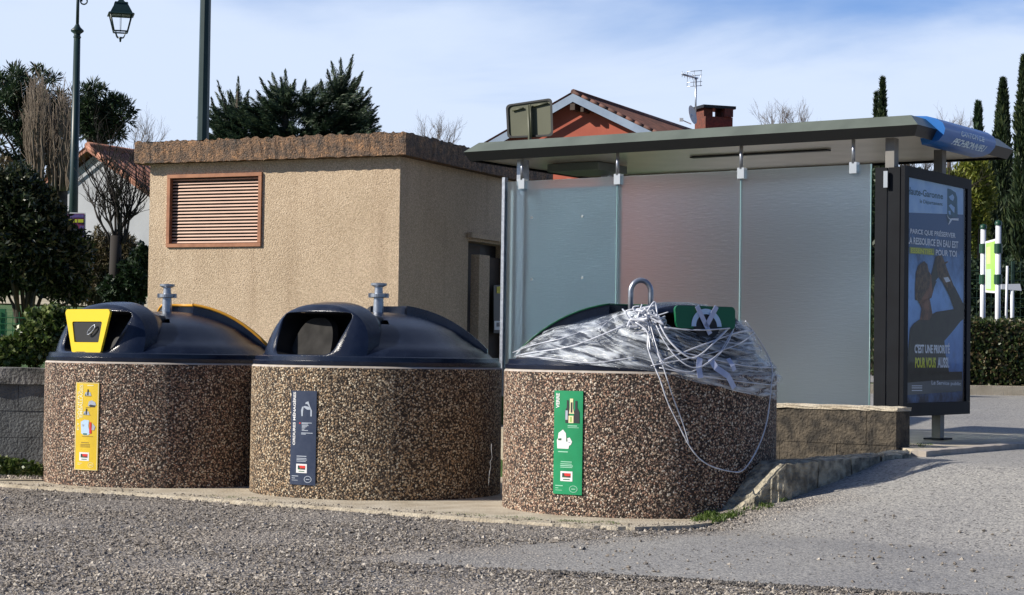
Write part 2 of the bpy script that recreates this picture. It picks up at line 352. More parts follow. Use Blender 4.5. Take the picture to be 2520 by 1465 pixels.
# kerb
K0, K1, K2, K3 = onz(1739, 1275, 0.0), onz(1815, 1267, 0.03), onz(1933, 1139, 0.37), onz(1867, 1133, 0.37)
Q2, Q3 = onz(2240, 1112, 0.405), onz(2240, 1104, 0.405)
def rough_prism(mb, q, z0, zt, nu, nv, amp=0.012):
    """quad q (4 xy) with top heights zt, bumpy top and sides; u runs q0->q3, v q0->q1"""
    P = []; 
    for i in range(nu + 1):
        for j in range(nv + 1):
            u, v = i / nu, j / nv
            l = Vector(q[0]).lerp(Vector(q[3]), u); r = Vector(q[1]).lerp(Vector(q[2]), u); p = l.lerp(r, v)
            zl = zt[0] + (zt[3] - zt[0]) * u; zr = zt[1] + (zt[2] - zt[1]) * u; z = zl + (zr - zl) * v
            e = (j in (0, nv)) or (i in (0, nu))
            P.append((p[0] + random.uniform(-amp, amp) * .6, p[1] + random.uniform(-amp, amp) * .6, z + random.uniform(-amp, amp) * .6 - (amp * .9 if e else 0)))
    n = nv + 1
    Fc = [(i * n + j, i * n + j + 1, (i + 1) * n + j + 1, (i + 1) * n + j) for i in range(nu) for j in range(nv)]
    ring = [j for j in range(nv + 1)] + [i * n + nv for i in range(1, nu + 1)] + [nu * n + j for j in range(nv - 1, -1, -1)] + [i * n for i in range(nu - 1, 0, -1)]
    cur = ring; 
    for lv in (0.35, 0.7, 1.0):
        base = len(P)
        for r_ in ring:
            x, y, z = P[r_]; P.append((x + random.uniform(-amp, amp), y + random.uniform(-amp, amp), z + (z0 - z) * lv))
        new = list(range(base, base + len(ring))); k = len(ring)
        Fc += [(cur[i], cur[(i + 1) % k], new[(i + 1) % k], new[i]) for i in range(k)]; cur = new
    mb.add(P, Fc, 0, False)
def xy(p): return (p[0], p[1])
b = MB(); rough_prism(b, [xy(K0), xy(K1), xy(K2), xy(K3)], -.15, [0.0, .03, .37, .37], 14, 6)
nseg = 4
for i in range(nseg):
    u0, u1 = i / nseg + .004, (i + 1) / nseg - .004
    A0, A1 = Vector(xy(K3)).lerp(Vector(xy(Q3)), u0), Vector(xy(K2)).lerp(Vector(xy(Q2)), u0)
    B0, B1 = Vector(xy(K3)).lerp(Vector(xy(Q3)), u1), Vector(xy(K2)).lerp(Vector(xy(Q2)), u1)
    z_0, z_1 = .37 + .035 * u0, .37 + .035 * u1
    rough_prism(b, [A0, A1, B1, B0], -.15, [z_0, z_0, z_1, z_1], 8, 4)
tag(b.build('kerb', MAT['kerb']), 'weathered concrete kerb with a sloping end block', kind='structure')

# shelter platform
U = Vector((-.819, .574, 0)); VD = Vector((.574, .819, 0)); N0 = Vector((3.043, 14.93, 0))
def S(s, t, z): return Vector((N0.x, N0.y, 0)) + U * s + VD * t + Vector((0, 0, z))
b = MB()
b.prism([(2.935, 14.42), (2.985, 13.98), (4.28, 15.78), (5.3, 17.2), (1.6, 19.6), (-.3, 18.3), (-.2, 17.0), (1.3, 15.90)], -.1, .395)
o = tag(b.build('pavement', MAT['conc']), 'concrete floor of the bus shelter', kind='structure')
b = MB()
ka, kb = Vector((2.90, 13.86)), Vector((5.25, 17.10)); kd = (kb - ka).normalized(); kn = Vector((kd.y, -kd.x))
for i in range(4):
    a0 = ka + kd * (i * 1.0 + .004); a1 = ka + kd * (i * 1.0 + .996)
    rough_prism(b, [a0, a0 + kn * .12, a1 + kn * .12, a1], .1, [.405] * 4, 10, 2, .006)
tag(b.build('kerb', MAT['conc_ring']), 'pale kerb edging the bus shelter floor', kind='structure')

# ---- low block wall behind the green container
def block_wall(name, label, p0, d, nin, L, th, z0, z1, courses, blk, mats, parent=None, cap=None, seed=1):
    rr = random.Random(seed); b = MB(); d = Vector((d[0], d[1], 0)).normalized(); nin = Vector((nin[0], nin[1], 0)).normalized(); p0 = Vector((p0[0], p0[1], 0)); Z = Vector((0, 0, 1))
    root = thing(name, label, 'wall', (p0.x, p0.y, z0))
    b.box(p0 + d * (L / 2) + nin * (th / 2) + Z * ((z0 + z1) / 2), (L - .02, th - .008, z1 - z0 - .01), ax=(d, nin, Z), m=1)
    h = (z1 - z0) / courses
    for c in range(courses):
        off = (c % 2) * blk / 2; k = -off
        while k < L - .01:
            a0, a1 = max(k, 0) + .004, min(k + blk, L) - .004
            if a1 - a0 > .03:
                o_ = rr.uniform(0, .006)
                b.box(p0 + d * ((a0 + a1) / 2) + nin * (th / 2 - o_ / 2) + Z * (z0 + h * (c + .5)), (a1 - a0 + .004, th + o_, h - .004), ax=(d, nin, Z))
            k += blk
    b.build('blockwork', mats, root)
    return root, d, nin, p0
w0 = onz(2206, 1002, .70)
wr, wd, wn, wp = block_wall('low_wall', 'low brown block wall in front of the frosted shelter glass', w0, (-.79, .62), (.62, .79), 2.9, .22, .15, .665, 2, .5, [MAT['block'], MAT['st_dark']])
b = MB()
q = [wp + wn * -.012 + wd * -.012, wp + wn * .232 + wd * -.012, wp + wn * .232 + wd * 2.9, wp + wn * -.012 + wd * 2.9]
rough_prism(b, [xy(p) for p in q], .667, [.70] * 4, 40, 4, .006); b.build('coping', MAT['conc'], wr)

lw, ld, ln, lp = block_wall('retaining_wall', 'dark grey block wall with a stained coping left of the containers', (-3.74, 15.42), (-1, -.02), (0, 1), 3.0, .2, -.1, .755, 4, .45, [MAT['block_grey'], MAT['st_dark']], seed=3)
b = MB(); q = [lp + Vector((.02, -.035, 0)), lp + Vector((.02, .2, 0)), lp + Vector((-3, .2, 0)), lp + Vector((-3, -.095, 0))]
rough_prism(b, [xy(p) for p in (q[0], q[1], q[2], q[3])], .757, [.89] * 4, 30, 4, .005); b.build('coping', MAT['cap_grey'], lw)

# ================================================================== TRANSFORMER HUT
MAT['stucco'] = aggregate('beige_roughcast', 105, [(0, (.62, .49, .36)), (.3, (.71, .57, .42)), (.6, (.57, .45, .33)), (.8, (.77, .63, .48))], gap=(.49, .38, .27), ghi=.65, bump=.0045, rough=.95, big=(1.4, (.86, .84, .80), (1.03, 1.02, 1.0)))
def streaks(m, sc, a_, b_, lo=.35, hi=.6):
    t = m.node_tree; b = t.nodes['Principled BSDF']; lk = b.inputs['Base Color'].links[0]; src = lk.from_socket; t.links.remove(lk)
    tcn = nn(t, 'ShaderNodeTexCoord'); mp_ = nn(t, 'ShaderNodeMapping'); mp_.inputs['Scale'].default_value = sc; t.links.new(tcn.outputs['Object'], mp_.inputs[0])
    n = nn(t, 'ShaderNodeTexNoise'); n.inputs['Scale'].default_value = 1; n.inputs['Detail'].default_value = 6; n.inputs['Roughness'].default_value = .6; t.links.new(mp_.outputs[0], n.inputs['Vector'])
    r_ = ramp(t, [(lo, a_), (hi, b_)]); t.links.new(n.outputs['Fac'], r_.inputs[0])
    x = nn(t, 'ShaderNodeMix', data_type='RGBA', blend_type='MULTIPLY'); x.inputs['Factor'].default_value = 1; t.links.new(src, x.inputs['A']); t.links.new(r_.outputs[0], x.inputs['B']); t.links.new(x.outputs['Result'], b.inputs['Base Color'])
streaks(MAT['stucco'], (5, 5, .55), (.90, .87, .83), (1.04, 1.03, 1.0), .32, .5)
streaks(MAT['plastic'], (9, 9, 4), (1, 1, 1), (1.9, 1.75, 1.5), .5, .72)
streaks(MAT['agg'], (5, 5, .8), (.74, .72, .70), (1.06, 1.05, 1.04), .3, .55)
streaks(MAT['agg2'], (5, 5, .8), (.74, .72, .70), (1.06, 1.05, 1.04), .3, .55)
streaks(MAT['kerb'], (2, 2, 6), (.7, .7, .68), (1.1, 1.08, 1.0), .35, .6)
MAT['slab'] = aggregate('lichened_concrete', 75, [(0, (.22, .17, .14)), (.4, (.15, .12, .10)), (.7, (.30, .22, .16)), (.9, (.09, .075, .065))], gap=(.07, .055, .045), ghi=.75, bump=.006, big=(11, (.35, .34, .33), (1.4, 1.0, .62)))
MAT['rust'] = M('rust_brown_metal', (.46, .20, .10), (.34, .14, .07), 12, .6)
MAT['slat'] = M('pinkish_slat_metal', (.62, .37, .25), (.54, .32, .22), 8, .5)
MAT['door'] = M('dark_brown_door', (.045, .03, .022), (.07, .045, .03), 9, .7)
HR = at(985, 388, 17.15); HRx = Vector((HR.x, HR.y, 0)); HL = Vector((-.9147, .4042, 0)); HS = Vector((.4042, .9147, 0)); Z = Vector((0, 0, 1))
nF = Vector((-.4042, -.9147, 0)); nS = Vector((.9147, -.4042, 0))
pl = onplane(368, 500, HRx, nF); HW = (pl - HRx).dot(HL); HD = 3.2; HZ0, HZ1 = .0, HR.z + .01
def hloc(px, py, front=True):
    p = onplane(px, py, HRx, nF if front else nS); return (p - HRx).dot(HL if front else HS), p.z
hut = thing('transformer_hut', 'beige roughcast hut with a flat lichened roof and brown louvre', 'hut', (HRx.x, HRx.y, .3))
def wall_hole(mb, p0, d, L, z0, z1, hole, depth, nin, m=0, md=0):
    u0, u1, a0, a1 = hole
    P = lambda u, z, k=0: p0 + d * u + Z * z + nin * k
    for (x0, x1, y0, y1) in ((0, u0, z0, z1), (u1, L, z0, z1), (u0, u1, z0, a0), (u0, u1, a1, z1)):
        if x1 > x0 and y1 > y0: mb.add([P(x0, y0), P(x1, y0), P(x1, y1), P(x0, y1)], [(0, 1, 2, 3)], m)
    mb.add([P(u0, a0), P(u1, a0), P(u1, a1), P(u0, a1), P(u0, a0, depth), P(u1, a0, depth), P(u1, a1, depth), P(u0, a1, depth)],
           [(0, 1, 5, 4), (1, 2, 6, 5), (2, 3, 7, 6), (3, 0, 4, 7)], m)
    mb.add([P(u0, a0, depth), P(u1, a0, depth), P(u1, a1, depth), P(u0, a1, depth)], [(0, 1, 2, 3)], md)
lu1, lz1 = hloc(414, 431); lu0, lz0 = hloc(643, 607)
du0, dz1 = hloc(1152, 592, False)
b = MB(); wall_hole(b, HRx, HL, HW, HZ0, HZ1, (lu0, lu1, lz0, lz1), .07, HS * 1.0, 0, 1)
wall_hole(b, HRx, HS, HD, HZ0, HZ1, (du0, du0 + 1.0, .25, dz1), .16, HL * 1.0, 0, 1)
c3, c4 = HRx + HL * HW, HRx + HL * HW + HS * HD
b.add([c3, c4, c4 + Z * HZ1, c3 + Z * HZ1], [(0, 1, 2, 3)]); c5 = HRx + HS * HD
b.add([c5, c4, c4 + Z * HZ1, c5 + Z * HZ1], [(0, 1, 2, 3)])
b.build('wall', [MAT['stucco'], MAT['black']], hut)
# roof slab with ragged upper edge
b = MB(); ov = .11; th = .205
s0 = HRx - HL * ov - HS * ov; LL = HW + 2 * ov; DD = HD + 2 * ov; nU = 90
def edge(pA, dA, L_, n_, zt):
    P = []; 
    for i in range(n_ + 1):
        u = L_ * i / n_; p = pA + dA * u
        r1 = random.uniform(-.012, .012)
        P += [p + Z * (HZ1 + random.uniform(-.006, .006)), p + Z * (HZ1 + th * .5 + r1) + (nF if dA == HL else nS) * random.uniform(-.006, .006), p + Z * (zt + random.uniform(-.016, .014))]
    return P
for pA, dA, L_, n_ in ((s0, HL, LL, 90), (s0, HS, DD, 70), (s0 + HL * LL, HS, DD, 30), (s0 + HS * DD, HL, LL, 30)):
    P = edge(pA, dA, L_, n_, HZ1 + th)
    b.add(P, [(3 * i + j, 3 * i + 3 + j, 3 * i + 4 + j, 3 * i + 1 + j) for i in range(n_) for j in (0, 1)])
cs = [s0, s0 + HL * LL, s0 + HL * LL + HS * DD, s0 + HS * DD]
b.add([c + Z * (HZ1 + th * .985) for c in cs], [(0, 1, 2, 3)]); b.add([c + Z * (HZ1 + .004) for c in cs], [(0, 1, 2, 3)])
b.build('roof', MAT['slab'], hut)
# louvre
b = MB(); fr = .035
for (u0, u1, z0, z1) in ((lu0, lu1, lz1 - fr, lz1), (lu0, lu1, lz0, lz0 + fr), (lu0, lu0 + fr, lz0 + fr, lz1 - fr), (lu1 - fr, lu1, lz0 + fr, lz1 - fr)):
    b.box(HRx + HL * ((u0 + u1) / 2) + Z * ((z0 + z1) / 2) + HS * .005, (u1 - u0 - .002, .05, z1 - z0 - .002), ax=(HL, HS, Z))
lv = b.build('louvre', MAT['rust'], hut)
b = MB(); ns = 20; hh = (lz1 - lz0 - 2 * fr) / ns
for i in range(ns):
    zc = lz0 + fr + hh * (i + .45)
    tz = Vector((HS.x * .35, HS.y * .35, .93)).normalized()   # slat leans back upward
    b.box(HRx + HL * ((lu0 + lu1) / 2) + Z * zc + HS * .028, (lu1 - lu0 - 2 * fr - .004, .004, hh * .50), ax=(HL, tz.cross(HL), tz))
b.build('slats', MAT['slat'], lv)
# door + trim on the shaded side
b = MB(); du1 = du0 + 1.0
b.box(HRx + HS * (du0 + .30) + HL * .155 + Z * ((dz1 + .2) / 2), (.55, .03, dz1 - .25), ax=(HS, HL, Z))
b.box(HRx + HS * (du0 + .80) + HL * .12 + Z * ((dz1 + .1) / 2), (.4, .03, dz1 - .35), ax=(HS, HL, Z))
dr = b.build('door', MAT['door'], hut)
b = MB()
b.box(HRx + HS * (du0 + .26) - HL * .012 + Z * ((dz1 - .13 + .3) / 2), (.24, .09, dz1 - .13 - .3), ax=(HS, HL, Z))
b.box(HRx + HS * (du0 + .50) - HL * .035 + Z * (dz1 + .05), (1.08, .05, .05), ax=(HS, HL, Z))
b.build('door_frame', MAT['stucco'], dr)
# bills on the door
def side_rect(px0, py0, px1, py1, off): 
    q = [onplane(px0, py0, HRx, nS), onplane(px1, py0, HRx, nS), onplane(px1, py1, HRx, nS), onplane(px0, py1, HRx, nS)]
    return [p + nS * off for p in q]
b = MB(); b.slab(side_rect(1212, 702, 1262, 820, .0), nS, .012, 0); b.slab(side_rect(1219, 706, 1258, 722, .013), nS, .002, 1); b.slab(side_rect(1213, 790, 1258, 812, .013), nS, .002, 2)
b.slab(side_rect(1218, 794, 1229, 804, .016), nS, .002, 3)
nt_ = b.build('notice', [MAT['st_dark'], M('notice_yellow', (.7, .6, .02)), MAT['white'], MAT['st_blue']]); tag(nt_, 'dark notice with a yellow heading on the side of the beige hut', 'notice')

# ================================================================== CONTAINERS
BR = .95; LR = .90; ZT = .955
BINS = {'yellow': (at(406, 1000, 15.46).x, 15.46), 'navy': (at(927, 1000, 14.57).x, 14.57), 'green': (at(1573, 1000, 13.37).x, 13.37)}
DH = .36
def domez(r): return DH * (1 - (min(r, LR) / LR) ** 2.35)
def rotz(p, a): c, s_ = math.cos(a), math.sin(a); return Vector((p[0] * c - p[1] * s_, p[0] * s_ + p[1] * c, p[2]))
HH, HWD = .405, .52
def in_outer(x, z): return z >= 0 and (abs(x) / HWD) ** 2.5 + (z / HH) ** 2.5 <= 1
def in_open(x, z):
    z0, z1 = .035, .345
    if not z0 <= z <= z1: return False
    w = .285 + .075 * (z - z0) / (z1 - z0); ax_ = abs(x)
    r = .06
    if ax_ > w: return False
    for zc in (z0 + r, z1 - r):
        if ax_ > w - r and ((zc < .2 and z < zc) or (zc > .2 and z > zc)):
            if (ax_ - (w - r)) ** 2 + (z - zc) ** 2 > r * r: return False
    return True
def march(fn, th, c=(0, .18)):
    lo, hi = 0, 1.2
    for _ in range(26):
        mid = (lo + hi) / 2
        if fn(c[0] + mid * math.cos(th), c[1] + mid * math.sin(th)): lo = mid
        else: hi = mid
    return c[0] + lo * math.cos(th), c[1] + lo * math.sin(th)
def hoodpt(x, z, inward=0.0):   # local frame: hood faces -Y
    return Vector((x, -(math.sqrt(max(.885 ** 2 - x * x, 0)) - .30 * z - .55 * z * z) + inward, ZT + .04 + z))
def make_bin(key, az, label, hatch_edge=None, aggm='agg'):
    cx, cy = BINS[key]; root = thing('waste_container', label, 'waste container', (cx, cy, 0), 'round pebble clad waste containers')
    az = R(az)
    b = MB(); b.lathe([(BR, -.1), (BR, ZT - .016)], 128); b.lathe([(BR, ZT - .016), (BR - .003, ZT - .009), (BR - .012, ZT - .002), (BR - .03, ZT)], 128, m=1); b.lathe([(BR - .03, ZT), (.5, ZT)], 128, m=1)
    b.build('shell', [MAT[aggm], MAT['conc_ring']], root, local=True)
    b = MB(); b.lathe([(LR + .005, ZT - .004), (LR + .040, ZT + .002), (LR + .042, ZT + .028), (LR + .026, ZT + .034), (LR + .022, ZT + .062), (LR + .012, ZT + .068), (LR - .06, ZT + .055)], 96, dup=True)
    b.build('rim', MAT['plastic'], root, local=True)
    # dome (hood footprint left open)
    b = MB(); rs = [0, .06, .12, .2, .28, .36, .44, .52, .6, .66, .72, .76, .80, .83, .86, .88, .893, .9]; n = 120
    P = []; 
    for r in rs:
        zz = domez(r) + ZT + .045 - (.012 if .60 < r < .80 else 0)
        for j in range(n):
            th_ = 2 * math.pi * j / n; P.append((r * math.sin(th_), -r * math.cos(th_), zz))
    Fs = []
    for i in range(len(rs) - 1):
        for j in range(n):
            f = (i * n + j, i * n + (j + 1) % n, (i + 1) * n + (j + 1) % n, (i + 1) * n + j)
            c = Vector(P[f[0]]) * .5 + Vector(P[f[2]]) * .5
            if abs(c.x) < .37 and c.y < -.30: continue
            Fs.append(f)
    P = [rotz(p, az) for p in P]; b.add(P, Fs, 0, True)
    lid = b.build('lid', MAT['plastic'], root, local=True)
    # hood
    b = MB(); N = 96; ths = [math.pi * 2 * k / N for k in range(N)]
    outer = [march(in_outer, t) for t in ths]; inner = [march(in_open, t) for t in ths]
    rings = [0, .25, .5, .75, .93, 1.0]
    P = []
    for q in rings:
        for o_, i_ in zip(outer, inner):
            x, z = o_[0] + (i_[0] - o_[0]) * q, o_[1] + (i_[1] - o_[1]) * q
            P.append(hoodpt(x, z, .012 * (1 - min(q * 4, 1)) ** 2 + (.015 if q == 1.0 else 0)))
    Fs = [(r * N + k, r * N + (k + 1) % N, (r + 1) * N + (k + 1) % N, (r + 1) * N + k) for r in range(len(rings) - 1) for k in range(N)]
    b.add([rotz(p, az) for p in P], Fs, 0, True)
    # arch shell running back
    up = [k for k in range(N) if outer[k][1] > .004]
    up.sort(key=lambda k: ths[k] if ths[k] < math.pi * 1.5 else ths[k] - 2 * math.pi)
    def sect(v):
        out = []
        for k in up:
            x, z = outer[k]
            if v <= .34: sw = 1 - .03 * v; sh = 1.0 + .06 * math.sin(v / .34 * math.pi / 2); sx_ = 0
            else:
                t_ = (v - .34) / .66; sw = (1 - .0102) * (1 - .42 * t_ ** 1.5); sh = 1.06 - .30 * t_ ** 1.6
            lean = v * .52
            p = hoodpt(x, z, .012); base = hoodpt(x, 0, .012)
            # feet stay on the rim circle near the front, then pull in with the dome
            y = p.y + lean * (1.0 if v <= .34 else 1.0) * (0.55 + .45 * (z / HH))
            rr = .885; xx = x * sw
            out.append(Vector((xx, y, ZT + .04 + z * sh)))
        return out
    for seg in ([0, .08, .17, .26, .34], [.34, .45, .56, .67, .78, .9, 1.0]):
        secs = [sect(v) for v in seg]; kN = len(up)
        if seg[0] > 0: secs = [[Vector((p.x * .965, p.y, ZT + .04 + (p.z - ZT - .04) * .955)) for p in q_] for q_ in secs]
        P = [rotz(p, az) for s_ in secs for p in s_]
        b.add(P, [(i * kN + k, i * kN + k + 1, (i + 1) * kN + k + 1, (i + 1) * kN + k) for i in range(len(secs) - 1) for k in range(kN - 1)], 0, True)
    hood = b.build('hood', MAT['plastic'], lid, local=True)
    # recess inside the opening
    b = MB(); dp = [.015, .12, .25, .38]; P = []
    for d_ in dp:
        for i_ in inner:
            p = hoodpt(i_[0], i_[1], 0); P.append(Vector((p.x * (1 - .25 * d_), p.y + d_, ZT + .04 + (i_[1]) * (1 - .15 * d_))))
    P = [rotz(p, az) for p in P]
    b.add(P, [(i * N + k, i * N + (k + 1) % N, (i + 1) * N + (k + 1) % N, (i + 1) * N + k) for i in range(len(dp) - 1) for k in range(N)], 0, True)
    b.add([P[-N + k] for k in range(N)], [tuple(range(N))], 0)
    b.build('opening', MAT['black'], lid, local=True)
    # rear hatch
    b = MB(); na, nr = 24, 9; top = []; 
    for i in range(nr + 1):
        r = .22 + .62 * i / nr
        for j in range(na + 1):
            a_ = math.pi + R(-58 + 116 * j / na) * (1.0 if i else 1.0)
            top.append(rotz(Vector((r * math.sin(a_), -r * math.cos(a_), domez(r) + ZT + .045 + .065 - .03 * (i / nr) ** 3)), az))
    n1 = na + 1; b.add(top, [(i * n1 + j, i * n1 + j + 1, (i + 1) * n1 + j + 1, (i + 1) * n1 + j) for i in range(nr) for j in range(na)], 0, True)
    ring = [j for j in range(n1)] + [i * n1 + na for i in range(1, nr + 1)] + [nr * n1 + j for j in range(na - 1, -1, -1)] + [i * n1 for i in range(nr - 1, 0, -1)]
    P = [top[k] for k in ring] + [top[k] + Vector((0, 0, -.075)) for k in ring]; k = len(ring)
    b.add(P, [(i, (i + 1) % k, k + (i + 1) % k, k + i) for i in range(k)], 0)
    ht = b.build('hatch', [MAT['plastic'], MAT[hatch_edge or 'plastic']], lid, local=True)
    if hatch_edge:
        b = MB(); tp_ = [top[k] + Vector((0, 0, .004)) for k in ring]; b.tube(tp_ + [tp_[0]], .012 if hatch_edge == 'orange' else .006, 6, cap=False)
        b.build('hatch_trim', MAT[hatch_edge], lid, local=True)
    return root, lid, az
GLab = {'yellow': 'pebble clad waste container with a yellow flap on its lid and yellow sticker',
        'navy': 'middle pebble clad waste container with an open black hood and navy sticker',
        'green': 'pebble clad waste container with green flap and sticker, wrapped in plastic film'}
binY, lidY, azY = make_bin('yellow', -38, GLab['yellow'], 'orange')
binN, lidN, azN = make_bin('navy', -38, GLab['navy'], None, 'agg2')
binG, lidG, azG = make_bin('green', 27, GLab['green'], 'green_pl')

# yellow flap
def flap_geo(mb, w0, w1, z0, z1, th, fn, m=0, r=.03, n=8, hole=None):
    """rounded trapezoid plate; fn(x,z,depth)->point"""
    pts = []
    for (cx_, cz_, a0) in ((w1 - r, z1 - r, 0), (-(w1 - r), z1 - r, 90), (-(w0 - r), z0 + r, 180), (w0 - r, z0 + r, 270)):
        for k in range(n + 1):
            a_ = R(a0 + 90 * k / n); pts.append((cx_ + r * math.cos(a_), cz_ + r * math.sin(a_)))
    k = len(pts)
    if not hole:
        P = [fn(x, z, 0) for x, z in pts] + [fn(x, z, th) for x, z in pts]
        mb.add(P, [tuple(range(k)), tuple(range(k, 2 * k))[::-1]] + [(i, (i + 1) % k, k + (i + 1) % k, k + i) for i in range(k)], m)
    else:
        hw0, hw1, hz0, hz1 = hole; ip = []
        for (cx_, cz_, a0) in ((hw1 - .012, hz1 - .012, 0), (-(hw1 - .012), hz1 - .012, 90), (-(hw0 - .012), hz0 + .012, 180), (hw0 - .012, hz0 + .012, 270)):
            for q in range(n + 1):
                a_ = R(a0 + 90 * q / n); ip.append((cx_ + .012 * math.cos(a_), cz_ + .012 * math.sin(a_)))
        P = [fn(x, z, 0) for x, z in pts] + [fn(x, z, 0) for x, z in ip] + [fn(x, z, th) for x, z in pts] + [fn(x, z, th) for x, z in ip]
        Fs = []
        for i in range(k):
            j = (i + 1) % k
            Fs += [(i, j, k + j, k + i), (2 * k + j, 2 * k + i, 3 * k + i, 3 * k + j), (i, 2 * k + i, 2 * k + j, j), (k + j, 3 * k + j, 3 * k + i, k + i)]
        mb.add(P, Fs, m)
def yf(x, z, d):
    return rotz(Vector((x + .065, -.85 - .02 + .02 * (z - .2) + d, ZT + .05 + z)), azY)
b = MB(); flap_geo(b, .175, .262, .012, .35, .02, yf, hole=(.145, .175, .095, .255))
fl = b.build('flap', MAT['yellow'], lidY, local=True)
b = MB(); flap_geo(b, .143, .173, .097, .253, .008, lambda x, z, d: yf(x, z, d + .008)); b.build('flap_panel', MAT['black'], lidY, local=True)
b = MB(); b.tube([yf(.07 + .05 * math.cos(a_) * .9, .19 + .022 * math.sin(a_) + .03 * math.cos(a_), -.012) for a_ in np.linspace(0, 2 * math.pi, 14)], .006, 6); b.build('handle', MAT['galv'], lidY, local=True)
# grey drum inside the middle container
b = MB(); P = []; K = 28
def dpt(x, z, y): return rotz(Vector((x, y, ZT + .055 + z)), azN)
arc = [(-.085 + .20 * math.copysign(abs(math.cos(t)) ** .75, math.cos(t)), .295 * max(math.sin(t), 0) ** .8) for t in np.linspace(0, math.pi, K)]
P = [dpt(x, z, -.66 + .35 * z) for x, z in arc] + [dpt(x, z, -.60 + .35 * z) for x, z in arc]
b.add(P, [tuple(range(K))] + [(i, i + 1, K + i + 1, K + i) for i in range(K - 1)])
b.build('drum', MAT['plastic_in'], lidN, local=True)
# green flap
def gf(x, z, d):
    return rotz(Vector((x + .0, -.83 + .10 * (z - .2) + d - .02, ZT + .05 + z)), azG)
b = MB(); flap_geo(b, .23, .235, .235, .385, .02, gf, r=.03); flg = b.build('flap', MAT['green_pl'], lidG, local=True)
b = MB(); P = []; K = 20
for k in range(K + 1):
    a_ = math.pi * k / K
    for r_ in (.082, .118): P.append(gf(r_ * math.cos(a_), .250 + r_ * math.sin(a_), -.006))
b.add(P, [(2 * k, 2 * k + 1, 2 * k + 3, 2 * k + 2) for k in range(K)]); b.build('ring', MAT['lb'], lidG, local=True)
b = MB(); P = [gf(.08 * math.cos(math.pi * k / K), .250 + .08 * math.sin(math.pi * k / K), -.005) for k in range(K + 1)]; b.add(P, [tuple(range(K + 1))])
P = [gf(.10 * math.cos(math.pi + math.pi * k / K), .249 + .08 * math.sin(math.pi + math.pi * k / K), -.005) for k in range(K + 1)]; b.add(P, [tuple(range(K + 1))]); b.build('deposit_hole', MAT['black'], lidG, local=True)
for key, px, root in (('yellow', 410, lidY), ('navy', 938, lidN)):
    b = MB(); z0 = ZT + .3; z1 = 1.585
    b.lathe([(.046, z0), (.036, z1 - .115), (.062, z1 - .11), (.062, z1 - .085), (.032, z1 - .08), (.030, z1 - .035), (.060, z1 - .02), (.060, z1 - .004), (.0, z1)], 24, smooth=False)
    b.box((0, 0, z1 - .0975), (.155, .03, .034))
    b.build('lifting_post', MAT['galv'], root, local=True)
b = MB(); path = [(-.072, 0, 1.28), (-.072, 0, 1.48)] + [(-.072 * math.cos(a_), 0, 1.50 + .085 * math.sin(a_)) for a_ in np.linspace(0, math.pi, 13)] + [(.072, 0, 1.48), (.072, 0, 1.28)]
b.tube([rotz(Vector(p), R(8)) for p in path], .019, 10); b.build('lifting_ring', MAT['galv'], lidG, local=True)

